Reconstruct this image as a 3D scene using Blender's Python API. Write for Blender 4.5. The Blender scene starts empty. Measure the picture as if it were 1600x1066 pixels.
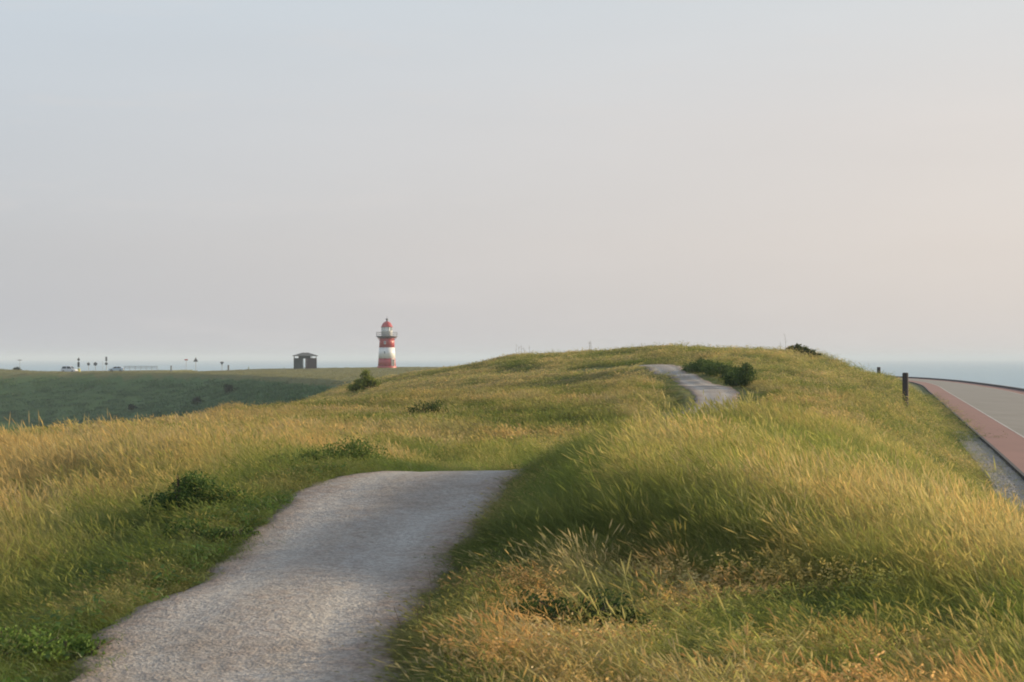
import bpy, bmesh, math, random
import numpy as np
from mathutils import Vector, Matrix
random.seed(7)
rng = np.random.default_rng(7)
R = math.radians
F = 2198.0            # focal length in photo pixels (1600 wide)
EYE = 1.75
SC = bpy.context.scene
COL = SC.collection

# ------------------------------------------------------------------ camera
cd = bpy.data.cameras.new('camera'); cam = bpy.data.objects.new('camera', cd); COL.objects.link(cam)
cam.location = (0, 0, EYE); cam.rotation_euler = (R(90 + 0.704), 0, 0)
cd.sensor_width = 36; cd.lens = F / 1600 * 36; cd.clip_start = 0.05; cd.clip_end = 40000
cd.dof.use_dof = True; cd.dof.focus_distance = 45; cd.dof.aperture_fstop = 8.0
SC.camera = cam

# ------------------------------------------------------------------ light
SUN_AZ, SUN_EL = 70.0, 12.5
sd = bpy.data.lights.new('sun', 'SUN'); sun = bpy.data.objects.new('sun', sd); COL.objects.link(sun)
sd.energy = 5.0; sd.angle = R(1.0); sd.color = (1.0, 0.80, 0.54)
sv = Vector((math.sin(R(SUN_AZ)) * math.cos(R(SUN_EL)), math.cos(R(SUN_AZ)) * math.cos(R(SUN_EL)), math.sin(R(SUN_EL))))
sun.rotation_euler = sv.to_track_quat('Z', 'Y').to_euler(); sun.location = (40, 20, 30)

w = bpy.data.worlds.new('World'); SC.world = w; w.use_nodes = True
nt = w.node_tree; nt.nodes.clear()
def N(nt, t, **kw):
    n = nt.nodes.new(t)
    for k, v in kw.items():
        if k.startswith('i_'):
            n.inputs[int(k[2:]) if k[2:].isdigit() else k[2:].replace('_', ' ')].default_value = v
        else: setattr(n, k, v)
    return n
def ramp(nt, stops, fac, interp='EASE'):
    r = nt.nodes.new('ShaderNodeValToRGB'); r.color_ramp.interpolation = interp
    el = r.color_ramp.elements
    while len(el) < len(stops): el.new(0.5)
    for e, (p, c) in zip(el, stops): e.position = p; e.color = (*c, 1)
    nt.links.new(fac, r.inputs[0]); return r.outputs[0]
def math_(nt, op, a, b=None, c=None, clamp=False):
    m = nt.nodes.new('ShaderNodeMath'); m.operation = op; m.use_clamp = clamp
    for i, v in enumerate((a, b, c)):
        if v is None: continue
        if isinstance(v, (int, float)): m.inputs[i].default_value = v
        else: nt.links.new(v, m.inputs[i])
    return m.outputs[0]
def mixc(nt, fac, a, b, mode='MIX'):
    m = nt.nodes.new('ShaderNodeMix'); m.data_type = 'RGBA'; m.blend_type = mode
    for s, v in ((m.inputs[0], fac), (m.inputs[6], a), (m.inputs[7], b)):
        if isinstance(v, (int, float)): s.default_value = v
        elif isinstance(v, tuple): s.default_value = (*v, 1)
        else: nt.links.new(v, s)
    return m.outputs[2]
sky = N(nt, 'ShaderNodeTexSky', sky_type='NISHITA', sun_disc=False, sun_elevation=R(SUN_EL), sun_rotation=R(SUN_AZ),
        air_density=1.0, dust_density=4.0, ozone_density=1.0)
bg1 = N(nt, 'ShaderNodeBackground', i_Strength=0.09); nt.links.new(sky.outputs[0], bg1.inputs[0])
tc = N(nt, 'ShaderNodeTexCoord'); sx = N(nt, 'ShaderNodeSeparateXYZ'); nt.links.new(tc.outputs['Generated'], sx.inputs[0])
el_ = math_(nt, 'MAXIMUM', sx.outputs[2], 0.0)
# thin veil of high haze: cool away from the sun, warm towards it
az = N(nt, 'ShaderNodeVectorMath', operation='DOT_PRODUCT'); nt.links.new(tc.outputs['Generated'], az.inputs[0])
az.inputs[1].default_value = (math.sin(R(SUN_AZ)), math.cos(R(SUN_AZ)), 0)
azf = math_(nt, 'MULTIPLY_ADD', az.outputs['Value'], 1.5, 0.10, clamp=True)
cool = ramp(nt, [(0.0, (.53, .54, .575)), (.08, (.555, .565, .59)), (.16, (.585, .625, .67)), (.26, (.60, .675, .745)), (1.0, (.40, .50, .66))], el_, 'LINEAR')
warm = ramp(nt, [(0.0, (.69, .645, .62)), (.08, (.73, .67, .635)), (.16, (.735, .69, .665)), (.26, (.68, .705, .72)), (1.0, (.42, .51, .66))], el_, 'LINEAR')
veil = mixc(nt, azf, cool, warm)
mp = N(nt, 'ShaderNodeMapping'); mp.inputs['Scale'].default_value = (1.6, 1.6, 9); nt.links.new(tc.outputs['Generated'], mp.inputs[0])
nz = N(nt, 'ShaderNodeTexNoise', i_Scale=2.2, i_Detail=3.0, i_Roughness=.5); nt.links.new(mp.outputs[0], nz.inputs[0])
nz2 = N(nt, 'ShaderNodeTexNoise', i_Scale=7.0, i_Detail=6.0, i_Roughness=.6); mp2 = N(nt, 'ShaderNodeMapping'); mp2.inputs['Scale'].default_value = (1.0, 1.0, 6); nt.links.new(tc.outputs['Generated'], mp2.inputs[0]); nt.links.new(mp2.outputs[0], nz2.inputs[0])
wisp = math_(nt, 'MULTIPLY_ADD', nz2.outputs[0], 3.2, -1.75, clamp=True)
veil = mixc(nt, math_(nt, 'MULTIPLY', wisp, .45), veil, (.72, .68, .66))
cl = math_(nt, 'MULTIPLY_ADD', nz.outputs[0], 0.08, 0.97)
veil = mixc(nt, 1.0, veil, cl, 'MULTIPLY')
bg2 = N(nt, 'ShaderNodeBackground', i_Strength=0.81); nt.links.new(veil, bg2.inputs[0])
ms = N(nt, 'ShaderNodeMixShader', i_0=0.86); nt.links.new(bg1.outputs[0], ms.inputs[1]); nt.links.new(bg2.outputs[0], ms.inputs[2])
wo = N(nt, 'ShaderNodeOutputWorld'); nt.links.new(ms.outputs[0], wo.inputs[0])

SC.view_settings.view_transform = 'Standard'; SC.view_settings.look = 'None'
SC.view_settings.exposure = 0.4; SC.view_settings.gamma = 1.0; SC.view_settings.use_curve_mapping = False
SC.render.engine = 'CYCLES'
SC.cycles.max_bounces = 6; SC.cycles.diffuse_bounces = 3; SC.cycles.transmission_bounces = 4; SC.cycles.glossy_bounces = 2
SC.cycles.volume_bounces = 0; SC.cycles.use_denoising = True
SC.cycles.pixel_filter_type = 'BLACKMAN_HARRIS'; SC.cycles.filter_width = 1.9

# ------------------------------------------------------------------ helpers
def tag(o, label=None, cat=None, group=None, kind=None):
    if label: o['label'] = label
    if cat: o['category'] = cat
    if group: o['group'] = group
    if kind: o['kind'] = kind
    return o
def link(name, me, mat=None, parent=None):
    o = bpy.data.objects.new(name, me); COL.objects.link(o)
    if mat is not None:
        for m in (mat if isinstance(mat, (list, tuple)) else [mat]): me.materials.append(m)
    if parent is not None: o.parent = parent
    return o
def pyobj(name, vs, fs, mat=None, parent=None, smooth=False):
    me = bpy.data.meshes.new(name); me.from_pydata([tuple(v) for v in vs], [], [tuple(f) for f in fs]); me.update()
    if smooth: me.polygons.foreach_set('use_smooth', [True] * len(me.polygons))
    return link(name, me, mat, parent)
def bobj(name, bm, mat=None, parent=None, smooth=False, recalc=True):
    me = bpy.data.meshes.new(name)
    if recalc: bmesh.ops.recalc_face_normals(bm, faces=bm.faces)
    bm.to_mesh(me); bm.free()
    if smooth: me.polygons.foreach_set('use_smooth', [True] * len(me.polygons))
    return link(name, me, mat, parent)
def empty(name, loc, rz=0.0):
    o = bpy.data.objects.new(name, None); COL.objects.link(o); o.location = loc; o.rotation_euler = (0, 0, rz)
    o.empty_display_size = .2; return o
def box(bm, x0, x1, y0, y1, z0, z1, bev=0.0):
    r = bmesh.ops.create_cube(bm, size=1.0)
    bmesh.ops.scale(bm, vec=(x1 - x0, y1 - y0, z1 - z0), verts=r['verts'])
    bmesh.ops.translate(bm, vec=((x0 + x1) / 2, (y0 + y1) / 2, (z0 + z1) / 2), verts=r['verts'])
    if bev:
        es = list({e for v in r['verts'] for e in v.link_edges})
        bmesh.ops.bevel(bm, geom=es, offset=bev, segments=1, affect='EDGES')
def lathe(bm, prof, seg=24, cx=0, cy=0, cap=True):
    rings = []
    for (r, z) in prof:
        rings.append([bm.verts.new((cx + r * math.cos(2 * math.pi * k / seg), cy + r * math.sin(2 * math.pi * k / seg), z)) for k in range(seg)])
    for a, b in zip(rings, rings[1:]):
        for k in range(seg): bm.faces.new((a[k], a[(k + 1) % seg], b[(k + 1) % seg], b[k]))
    if cap: bm.faces.new(rings[-1]); bm.faces.new(rings[0][::-1])
def tube(bm, p0, p1, r0, r1=None, seg=8):
    r1 = r0 if r1 is None else r1
    p0, p1 = Vector(p0), Vector(p1); d = (p1 - p0).normalized()
    a = d.orthogonal().normalized(); b = d.cross(a)
    ra = [bm.verts.new(p0 + (a * math.cos(2 * math.pi * k / seg) + b * math.sin(2 * math.pi * k / seg)) * r0) for k in range(seg)]
    rb = [bm.verts.new(p1 + (a * math.cos(2 * math.pi * k / seg) + b * math.sin(2 * math.pi * k / seg)) * r1) for k in range(seg)]
    for k in range(seg): bm.faces.new((ra[k], ra[(k + 1) % seg], rb[(k + 1) % seg], rb[k]))
    bm.faces.new(ra[::-1]); bm.faces.new(rb)
def sstep(a, b, x):
    t = np.clip((x - a) / (b - a), 0, 1); return t * t * (3 - 2 * t)
def _hash(ix, iy, s):
    h = (ix.astype(np.int64) * 374761393 + iy.astype(np.int64) * 668265263 + s * 1442695041) & 0x7fffffff
    h = ((h ^ (h >> 13)) * 1274126177) & 0x7fffffff
    return ((h ^ (h >> 16)) & 0xffff) / 65535.0
def vnoise(x, y, s=0):
    ix, iy = np.floor(x), np.floor(y); fx, fy = x - ix, y - iy
    fx = fx * fx * (3 - 2 * fx); fy = fy * fy * (3 - 2 * fy)
    a, b, c, d = _hash(ix, iy, s), _hash(ix + 1, iy, s), _hash(ix, iy + 1, s), _hash(ix + 1, iy + 1, s)
    return (a * (1 - fx) + b * fx) * (1 - fy) + (c * (1 - fx) + d * fx) * fy
def fbm(x, y, s=0, o=3):
    t = 0; a = .5; n = 0
    for k in range(o):
        t = t + a * vnoise(x * 2 ** k, y * 2 ** k, s + 17 * k); n += a; a *= .55
    return t / n

# ------------------------------------------------------------------ lie of the land (control points of the survey)
def W(px, Y): return (px - 800) / F * Y
def Z(py, Y): return EYE - (py - 560) / F * Y
CP = []   # x, y, z of bare ground
def c(px, Y, z): CP.append((W(px, Y), Y, z))
def cz(px, py, Y, g=0.0): CP.append((W(px, Y), Y, Z(py, Y) - g))
# path edges (left, right)
PL = [(0, 4.2, -.02), (50, 7.6, 0), (218, 9.58, .05), (330, 11.3, .10), (400, 13.4, .20), (470, 15.5, .30), (540, 16.9, .345)]
PR = [(700, 4.2, -.02), (625, 7.6, 0), (640, 8.9, .03), (700, 10.2, .08), (740, 11.7, .15), (795, 14.0, .28), (846, 17.2, .38)]
pathL = [(-2.2, 1.0), (-2.15, 4.2)] + [(W(p, Y), Y) for p, Y, z in PL[1:]]
pathR = [(-.35, 1.0), (-.4, 4.2)] + [(W(p, Y), Y) for p, Y, z in PR[1:]]
for p, Y, z in PL[1:] + PR[1:]: c(p, Y, z)
for x, y, z in [(-2.2, 4.2, -.02), (-.3, 4.2, -.02), (-2.2, 1, -.03), (-.3, 1, 0), (2, 1, .02), (2, 4, .03), (-4, 3, -.05), (5, 4, 0), (-5, 6, -.05), (6, 7, -.02)]: CP.append((x, y, z))
# hidden dip of the path behind the crest and its climb up the far dune
dipL = [(-.95, 20, .06), (-.6, 23, -.22), (.4, 27.4, -.42), (2.4, 34.5, -.28), (4.7, 41.5, 0.05)]
dipR = [(1.1, 19.7, .08), (1.4, 22.6, -.2), (2.3, 26.4, -.40), (4.2, 33.4, -.26), (6.5, 41, 0.07)]
for x, y, z in dipL + dipR: CP.append((x, y, z))
pathL += [p[:2] for p in dipL]; pathR += [p[:2] for p in dipR]
far_l = [(1086, 628, 47), (1070, 607, 55), (1042, 587, 64), (1012, 577, 70), (1003, 573.5, 74)]
far_r = [(1152, 623, 47), (1146, 606, 55), (1085, 585, 64), (1062, 573.0, 71), (1040, 570.0, 76)]
for px, py, Y in far_l: cz(px, py, Y); pathL.append((W(px, Y), Y))
for px, py, Y in far_r: cz(px, py, Y); pathR.append((W(px, Y), Y))
pathL += [(6.0, 75.2)]; pathR += [(6.9, 77.6)]
# mound right of the path
for px, Y, z in [(780, 11.5, .15), (850, 10.6, .08), (1040, 10.7, .08), (1000, 12.2, .50), (940, 12.6, .46), (905, 13.6, .46), (925, 16, .45), (1100, 8.2, .06), (1000, 14, .60), (1100, 18, .50), (1040, 22, .33), (1200, 13.5, .44),
                 (1250, 10.5, .16), (1400, 17, .14), (1600, 14, -.34), (1600, 8, -.14), (1400, 10, .08), (970, 18, .46), (1250, 24, .30), (1150, 27, .38), (1090, 25, .36), (1400, 20, -.04),
                 (1550, 16, -.38), (1700, 14, -.7), (1700, 20, -1.1), (1600, 22, -1.0), (1500, 24, -.62), (1170, 36, 0.0), (1300, 34, -.05), (1450, 30, -.58)]: c(px, Y, z)
# right-hand shoulder falling to the road
for px, py, Y, g in [(1480, 668, 62, .1), (1440, 630, 84, .1), (1400, 608, 88, .15), (1415, 614, 70, 0), (1400, 640, 55, .2), (1300, 636, 46, .2), (1300, 600, 68, .2), (1250, 622, 48, .2),
                     (1200, 600, 60, .2), (1200, 570, 78, .2), (1350, 618, 60, .2), (1350, 590, 80, .2), (1500, 700, 50, .1),
                     (1250, 549, 92, .2), (1300, 560, 92, .35), (1350, 575, 94, .5), (1392, 592, 96, .4), (1150, 543.5, 96, .25), (1060, 540, 96, .25), (1000, 539.5, 97, .25), (900, 547, 98, .25), (800, 558, 100, .25),
                     (700, 575, 108, .25), (620, 590, 104, .25), (560, 605, 88, .25), (450, 634, 60, .25), (400, 656, 46, .3), (300, 663, 40, .3), (200, 668, 35, .35), (100, 670, 33, .35), (0, 672, 32, .35),
                     (600, 692, 30, .2), (600, 655, 40, .2), (600, 630, 55, .2), (750, 702, 32, .2), (750, 660, 43, .2), (680, 734, 27.5, .1), (560, 716, 22, .15), (500, 716, 21, .2), (750, 620, 60, .2), (750, 590, 80, .2), (900, 600, 70, .2), (900, 640, 47, .2), (900, 690, 33, .15),
                     (900, 570, 85, .2), (1000, 590, 66, .2), (870, 665, 39, .2), (1000, 560, 82, .2), (1120, 557, 82, .2), 
                     (100, 770, 17.5, .35), (100, 850, 12.6, .25), (100, 950, 9.8, .15), (0, 1050, 7.6, .05), (300, 730, 19, .2), (450, 705, 22, .2), (-150, 900, 10, .3), (-150, 700, 26, .35), (200, 700, 27, .4)]: cz(px, py, Y, g)
CP += [(39, 150, -.5), (32, 120, -.1), (20, 130, .8), (5, 130, .9), (-8, 140, -.9), (40, 190, -.8), (20, 200, -.5), (0, 200, -1.2)]
# edge of the dike's flat top and of the dune, seen from which the ground falls into the hollow on the left
edge = [(-60, 582.5, 312), (100, 582.5, 312), (200, 582.5, 308), (300, 583.5, 300), (400, 586.5, 278), (480, 590, 244), (540, 595, 212), (620, 600, 185)]
for px, py, Y in edge: CP.append((W(px, Y), Y, Z(py, Y)))
HOLLOW = [(-900, 330), (-300, 312)] + [(W(px, Y), Y) for px, py, Y in edge] + [(-13.5, 150), (-12, 112), (-11, 90), (-11, 60), (-10.2, 47), (-10.8, 40), (-11.2, 35), (-12.8, 31), (-14, 24), (-14, 12), (-14, 0), (-16, -40), (-20, -300)]
for px, py, Y in [(0, 577.5, 345), (-80, 574, 335), (60, 582, 350), (100, 582, 390), (200, 581, 390), (300, 580.5, 390), (400, 579, 400), (477, 576.5, 420), (604, 576, 430), (700, 574.5, 430), (550, 577, 380), (560, 583, 300), (640, 578, 330), (760, 575, 400), (900, 575, 400), (-150, 582, 400),
                  (100, 580.5, 460), (400, 577, 470), (700, 573, 480), (950, 575, 480)]: cz(px, py, Y)
CP = np.array(CP)
def uv(x, y):
    r = np.sqrt(x * x + y * y) + 1e-6
    return np.log(r), np.arctan2(x, y)
def tps(d2): return d2 * np.log(d2 + 1e-9)
_u, _v = uv(CP[:, 0], CP[:, 1]); n_ = len(CP)
K = tps((_u[:, None] - _u) ** 2 + (_v[:, None] - _v) ** 2) + np.eye(n_) * 2e-4
Pm = np.stack([np.ones(n_), _u, _v], 1)
A = np.zeros((n_ + 3, n_ + 3)); A[:n_, :n_] = K; A[:n_, n_:] = Pm; A[n_:, :n_] = Pm.T
WT = np.linalg.solve(A, np.concatenate([CP[:, 2], np.zeros(3)]))
RL = np.array([(22, -300), (15, -60), (10.6, 0), (10.5, 15), (11.9, 30), (14.3, 39), (17.3, 50), (20.0, 60), (30.8, 100), (41.3, 139), (51.2, 176), (57.2, 205), (59.8, 235), (55, 290), (41, 345), (14, 395)], float)
RR = np.array([(31, -300), (24, -60), (20.0, 0), (19.9, 15), (21.2, 30), (23.6, 39), (26.6, 50), (29.3, 60), (40.2, 100), (50.9, 139), (59.2, 178), (64.3, 208), (66.4, 240), (62, 298), (46, 355), (18, 404)], float)
RZ = -1.55
def polydist(x, y, P):
    """signed distance (right of the line positive) to an open polyline"""
    best = np.full(x.shape, 1e9); sg = np.zeros(x.shape); bp_ = np.zeros(x.shape)
    for (ax, ay), (bx, by) in zip(P, P[1:]):
        dx, dy = bx - ax, by - ay; L2 = dx * dx + dy * dy
        t = np.clip(((x - ax) * dx + (y - ay) * dy) / L2, 0, 1)
        d = np.hypot(x - ax - t * dx, y - ay - t * dy)
        cr = (dy * (x - ax) - dx * (y - ay)) / math.sqrt(L2); s = np.sign(cr); pp_ = np.abs(cr)
        m = (d < best - 1e-7) | ((d < best + 1e-7) & (pp_ > bp_)); best = np.where(m, d, best); sg = np.where(m, s, sg); bp_ = np.where(m, pp_, bp_)
    return best * np.where(sg == 0, 1, sg)
def resample(P, n):
    P = np.array(P, float)
    # Catmull-Rom
    Q = np.vstack([2 * P[0] - P[1], P, 2 * P[-1] - P[-2]]); out = []
    for i in range(1, len(Q) - 2):
        for t in np.linspace(0, 1, n, endpoint=False):
            p0, p1, p2, p3 = Q[i - 1], Q[i], Q[i + 1], Q[i + 2]
            out.append(.5 * (2 * p1 + (p2 - p0) * t + (2 * p0 - 5 * p1 + 4 * p2 - p3) * t * t + (3 * p1 - p0 - 3 * p2 + p3) * t ** 3))
    out.append(P[-1]); return np.array(out)
PLs, PRs = resample(pathL, 16), resample(pathR, 16)
RLs, RRs = resample(RL, 5), resample(RR, 5)
HOLs = resample(HOLLOW, 4)
def path_in(x, y):
    """metres inside the path: >0 inside, <0 outside"""
    out = np.full(x.shape, -9.0)
    m = (x > -6) & (x < 12) & (y > -1) & (y < 90)
    if m.any():
        xm, ym = x[m], y[m]
        out[m] = np.minimum(polydist(xm, ym, PLs[::3]), -polydist(xm, ym, PRs[::3]))
    return out
def base_z(x, y):
    x = np.asarray(x, float); y = np.asarray(y, float); shp = x.shape; x = x.ravel(); y = y.ravel()
    u, v = uv(x, y); u2 = np.clip(u, 0.0, math.log(520)); v2 = np.clip(v, -.62, .62)
    z = np.empty(x.shape)
    for i in range(0, len(x), 20000):
        s = slice(i, i + 20000)
        z[s] = tps((u2[s, None] - _u) ** 2 + (v2[s, None] - _v) ** 2) @ WT[:n_] + WT[n_] + WT[n_ + 1] * u2[s] + WT[n_ + 2] * v2[s]
    r = np.hypot(x, y)
    z = z + (-.3 - z) * sstep(.6, 1.1, np.abs(v))
    z = np.clip(z, -4, 4)
    dh = polydist(x, y, HOLs); wl = np.where(r > 130, .8, 1.2); dh = np.maximum(dh, 0)
    z = z - np.where(r > 130, .43, .36) * (np.sqrt(dh * dh + wl * wl) - wl)
    z = np.clip(z, -11 + .02 * np.clip(z + 11, -20, 0), 4)
    z = z + (-15 - z) * sstep(495, 620, r)
    dl = polydist(x, y, RLs); dr = polydist(x, y, RRs)
    zr = RZ - .13
    f = sstep(-4.5, -1.0, dl); z = z + (zr - z) * f
    z = np.where(dr > .4, np.minimum(z, zr - np.clip(dr - .4, 0, 60) * .36), z)
    return np.maximum(z, -15).reshape(shp)
def micro(x, y):
    r = np.hypot(x, y)
    near = .10 * (fbm(x * .8, y * .8, 5, 3) - .5) + .05 * (vnoise(x * 3, y * 3, 9) - .5)
    mid = .75 * (fbm(x * .20, y * .13, 11, 3) - .5) * sstep(22, 55, r) * (1 - .7 * sstep(140, 200, r))
    far = 0
    return near + mid + far
def ground_z(x, y):
    x = np.asarray(x, float); y = np.asarray(y, float)
    z = base_z(x, y); pi_ = path_in(x, y); dl = polydist(x, y, RLs)
    off = 1 - sstep(-.9, -.05, pi_); off = off * (1 - sstep(-4.5, -1.6, dl))
    m = micro(x, y) * off
    return z + m + .05 * sstep(-1.0, -.3, pi_) * (1 - sstep(-.3, -.05, pi_))
def gz(x, y): return float(ground_z(np.array([x]), np.array([y]))[0])

# ------------------------------------------------------------------ materials
def mat(name):
    m = bpy.data.materials.new(name); m.use_nodes = True; t = m.node_tree
    b = t.nodes['Principled BSDF']; return m, t, b
def simple(name, col, rough=.6, metal=0.0, noise=.12, scale=3.0, bump=0.0):
    m, t, b = mat(name)
    tc = N(t, 'ShaderNodeTexCoord'); nz = N(t, 'ShaderNodeTexNoise', i_Scale=scale, i_Detail=5.0); t.links.new(tc.outputs['Object'], nz.inputs[0])
    k = math_(t, 'MULTIPLY_ADD', nz.outputs[0], noise * 2, 1 - noise)
    t.links.new(mixc(t, 1.0, (col), k, 'MULTIPLY'), b.inputs['Base Color'])
    b.inputs['Roughness'].default_value = rough; b.inputs['Metallic'].default_value = metal
    if bump:
        bp = N(t, 'ShaderNodeBump', i_Strength=bump, i_Distance=.02); t.links.new(nz.outputs[0], bp.inputs['Height']); t.links.new(bp.outputs[0], b.inputs['Normal'])
    return m
def geo_noise(t, scale, detail=4.0, rough=.55, vec=None, stretch=None):
    if vec is None:
        g = N(t, 'ShaderNodeNewGeometry'); vec = g.outputs['Position']
    if stretch:
        mp = N(t, 'ShaderNodeMapping'); mp.inputs['Scale'].default_value = stretch; t.links.new(vec, mp.inputs[0]); vec = mp.outputs[0]
    n = N(t, 'ShaderNodeTexNoise', i_Scale=scale, i_Detail=detail, i_Roughness=rough); t.links.new(vec, n.inputs[0]); return n.outputs[0]

# turf under and beyond the grass
M_ground, t, b = mat('turf')
a1 = geo_noise(t, .035, 5); a2 = geo_noise(t, .9, 6); a3 = geo_noise(t, 14, 4)
green = mixc(t, a1, (.080, .150, .062), (.135, .18, .068))
at = N(t, 'ShaderNodeAttribute', attribute_name='dry')
dryc = mixc(t, a1, (.17, .135, .060), (.25, .195, .10))
k = math_(t, 'ADD', math_(t, 'MULTIPLY_ADD', a2, 1.0, -.5), at.outputs['Fac'], clamp=True)
cc = mixc(t, k, green, dryc)
cc = mixc(t, 1.0, cc, math_(t, 'MULTIPLY_ADD', a3, .9, .55), 'MULTIPLY')
t.links.new(cc, b.inputs['Base Color']); b.inputs['Roughness'].default_value = 1.0; b.inputs['Specular IOR Level'].default_value = .1
bp = N(t, 'ShaderNodeBump', i_Strength=.9, i_Distance=.35); t.links.new(geo_noise(t, 1.3, 8, .7), bp.inputs['Height'])
bp2 = N(t, 'ShaderNodeBump', i_Strength=.8, i_Distance=.03); t.links.new(a3, bp2.inputs['Height']); t.links.new(bp.outputs[0], bp2.inputs['Normal']); t.links.new(bp2.outputs[0], b.inputs['Normal'])

# crushed-shell path
M_path, t, b = mat('crushed_shell_path')
n1 = geo_noise(t, .8, 4); n2 = geo_noise(t, 9, 6, .65); n3 = geo_noise(t, 70, 3); n4 = geo_noise(t, 1.3, 4, .6, stretch=(2.2, .35, 1))
cc = mixc(t, n1, (.275, .242, .203), (.350, .315, .272))
cc = mixc(t, math_(t, 'MULTIPLY_ADD', n4, 2.4, -.9, clamp=True), cc, (.36, .34, .32))
cc = mixc(t, math_(t, 'MULTIPLY_ADD', n2, 3.0, -1.35, clamp=True), cc, (.25, .195, .16))
tk = N(t, 'ShaderNodeAttribute', attribute_name='track')
n5 = geo_noise(t, .55, 5, .6)
cc = mixc(t, math_(t, 'MULTIPLY', tk.outputs['Fac'], math_(t, 'MULTIPLY_ADD', n5, 2.2, -.55, clamp=True)), cc, (.40, .375, .34))
cc = mixc(t, math_(t, 'MULTIPLY_ADD', n5, -4.0, 1.85, clamp=True), cc, (.26, .215, .175))
ed = N(t, 'ShaderNodeAttribute', attribute_name='edge')
cc = mixc(t, math_(t, 'MULTIPLY', ed.outputs['Fac'], math_(t, 'MULTIPLY_ADD', n2, 1.6, -.1, clamp=True)), cc, (.25, .175, .13))
vo = N(t, 'ShaderNodeTexVoronoi', i_Scale=48.0); g = N(t, 'ShaderNodeNewGeometry'); t.links.new(g.outputs['Position'], vo.inputs['Vector'])
sp = N(t, 'ShaderNodeSeparateColor'); t.links.new(vo.outputs['Color'], sp.inputs[0])
cc = mixc(t, 1.0, cc, math_(t, 'MULTIPLY_ADD', sp.outputs[0], .45, .78), 'MULTIPLY')
cc = mixc(t, 1.0, cc, math_(t, 'MULTIPLY_ADD', n3, .5, .75), 'MULTIPLY')
t.links.new(cc, b.inputs['Base Color']); b.inputs['Roughness'].default_value = .95; b.inputs['Specular IOR Level'].default_value = .2
bp = N(t, 'ShaderNodeBump', i_Strength=.7, i_Distance=.05); t.links.new(n2, bp.inputs['Height'])
bp2 = N(t, 'ShaderNodeBump', i_Strength=.6, i_Distance=.008); t.links.new(vo.outputs['Distance'], bp2.inputs['Height']); t.links.new(bp.outputs[0], bp2.inputs['Normal']); t.links.new(bp2.outputs[0], b.inputs['Normal'])

def road_mat(name, c0, c1):
    m, t, b = mat(name)
    n1 = geo_noise(t, .35, 5); n2 = geo_noise(t, 25, 3); n3 = geo_noise(t, .6, 3, stretch=(1.6, .12, 1))
    cc = mixc(t, n1, c0, c1); cc = mixc(t, 1.0, cc, math_(t, 'MULTIPLY_ADD', n2, .4, .8), 'MULTIPLY'); cc = mixc(t, 1.0, cc, math_(t, 'MULTIPLY_ADD', n3, .35, .82), 'MULTIPLY')
    t.links.new(cc, b.inputs['Base Color']); b.inputs['Roughness'].default_value = .85
    bp = N(t, 'ShaderNodeBump', i_Strength=.4, i_Distance=.008); t.links.new(n2, bp.inputs['Height']); t.links.new(bp.outputs[0], b.inputs['Normal'])
    return m
M_asphalt = road_mat('weathered_asphalt', (.165, .150, .126), (.225, .208, .180))
M_red = road_mat('red_asphalt', (.19, .090, .074), (.24, .118, .094))
M_line = road_mat('road_paint', (.33, .31, .285), (.50, .48, .45))
M_kerb = simple('shade_dark_asphalt', (.030, .030, .035), .8, noise=.3)  # asphalt edge, its side's shade put into the near-black colour
M_gravelstrip = road_mat('grey_gravel', (.10, .10, .105), (.20, .195, .19))

M_sea, t, b = mat('sea_water')
b.inputs['Base Color'].default_value = (.13, .28, .35, 1); b.inputs['Roughness'].default_value = .30; b.inputs['IOR'].default_value = 1.33
bp = N(t, 'ShaderNodeBump', i_Strength=.55, i_Distance=.6); t.links.new(geo_noise(t, .16, 6, .6, stretch=(1, .5, 1)), bp.inputs['Height']); t.links.new(bp.outputs[0], b.inputs['Normal'])

def blade_mat(name, transl=.54, rough=.5):
    m = bpy.data.materials.new(name); m.use_nodes = True; t = m.node_tree; t.nodes.clear()
    ca = N(t, 'ShaderNodeAttribute', attribute_name='gcol', attribute_type='INSTANCER')
    cb = N(t, 'ShaderNodeAttribute', attribute_name='tcol', attribute_type='INSTANCER')
    hh = N(t, 'ShaderNodeAttribute', attribute_name='h')
    rn = N(t, 'ShaderNodeAttribute', attribute_name='rnd')
    cc = mixc(t, hh.outputs['Fac'], ca.outputs['Color'], cb.outputs['Color'])
    cc = mixc(t, 1.0, cc, math_(t, 'MULTIPLY_ADD', rn.outputs['Fac'], .44, .78), 'MULTIPLY')
    d = N(t, 'ShaderNodeBsdfDiffuse'); tr = N(t, 'ShaderNodeBsdfTranslucent'); gl = N(t, 'ShaderNodeBsdfGlossy', i_Roughness=rough)
    t.links.new(cc, d.inputs[0]); t.links.new(cc, tr.inputs[0]); gl.inputs[0].default_value = (.8, .8, .8, 1)
    m1 = N(t, 'ShaderNodeMixShader', i_0=transl); t.links.new(d.outputs[0], m1.inputs[1]); t.links.new(tr.outputs[0], m1.inputs[2])
    m2 = N(t, 'ShaderNodeMixShader', i_0=.03); t.links.new(m1.outputs[0], m2.inputs[1]); t.links.new(gl.outputs[0], m2.inputs[2])
    o = N(t, 'ShaderNodeOutputMaterial'); t.links.new(m2.outputs[0], o.inputs[0]); return m
M_blade = blade_mat('grass_blade')
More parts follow.
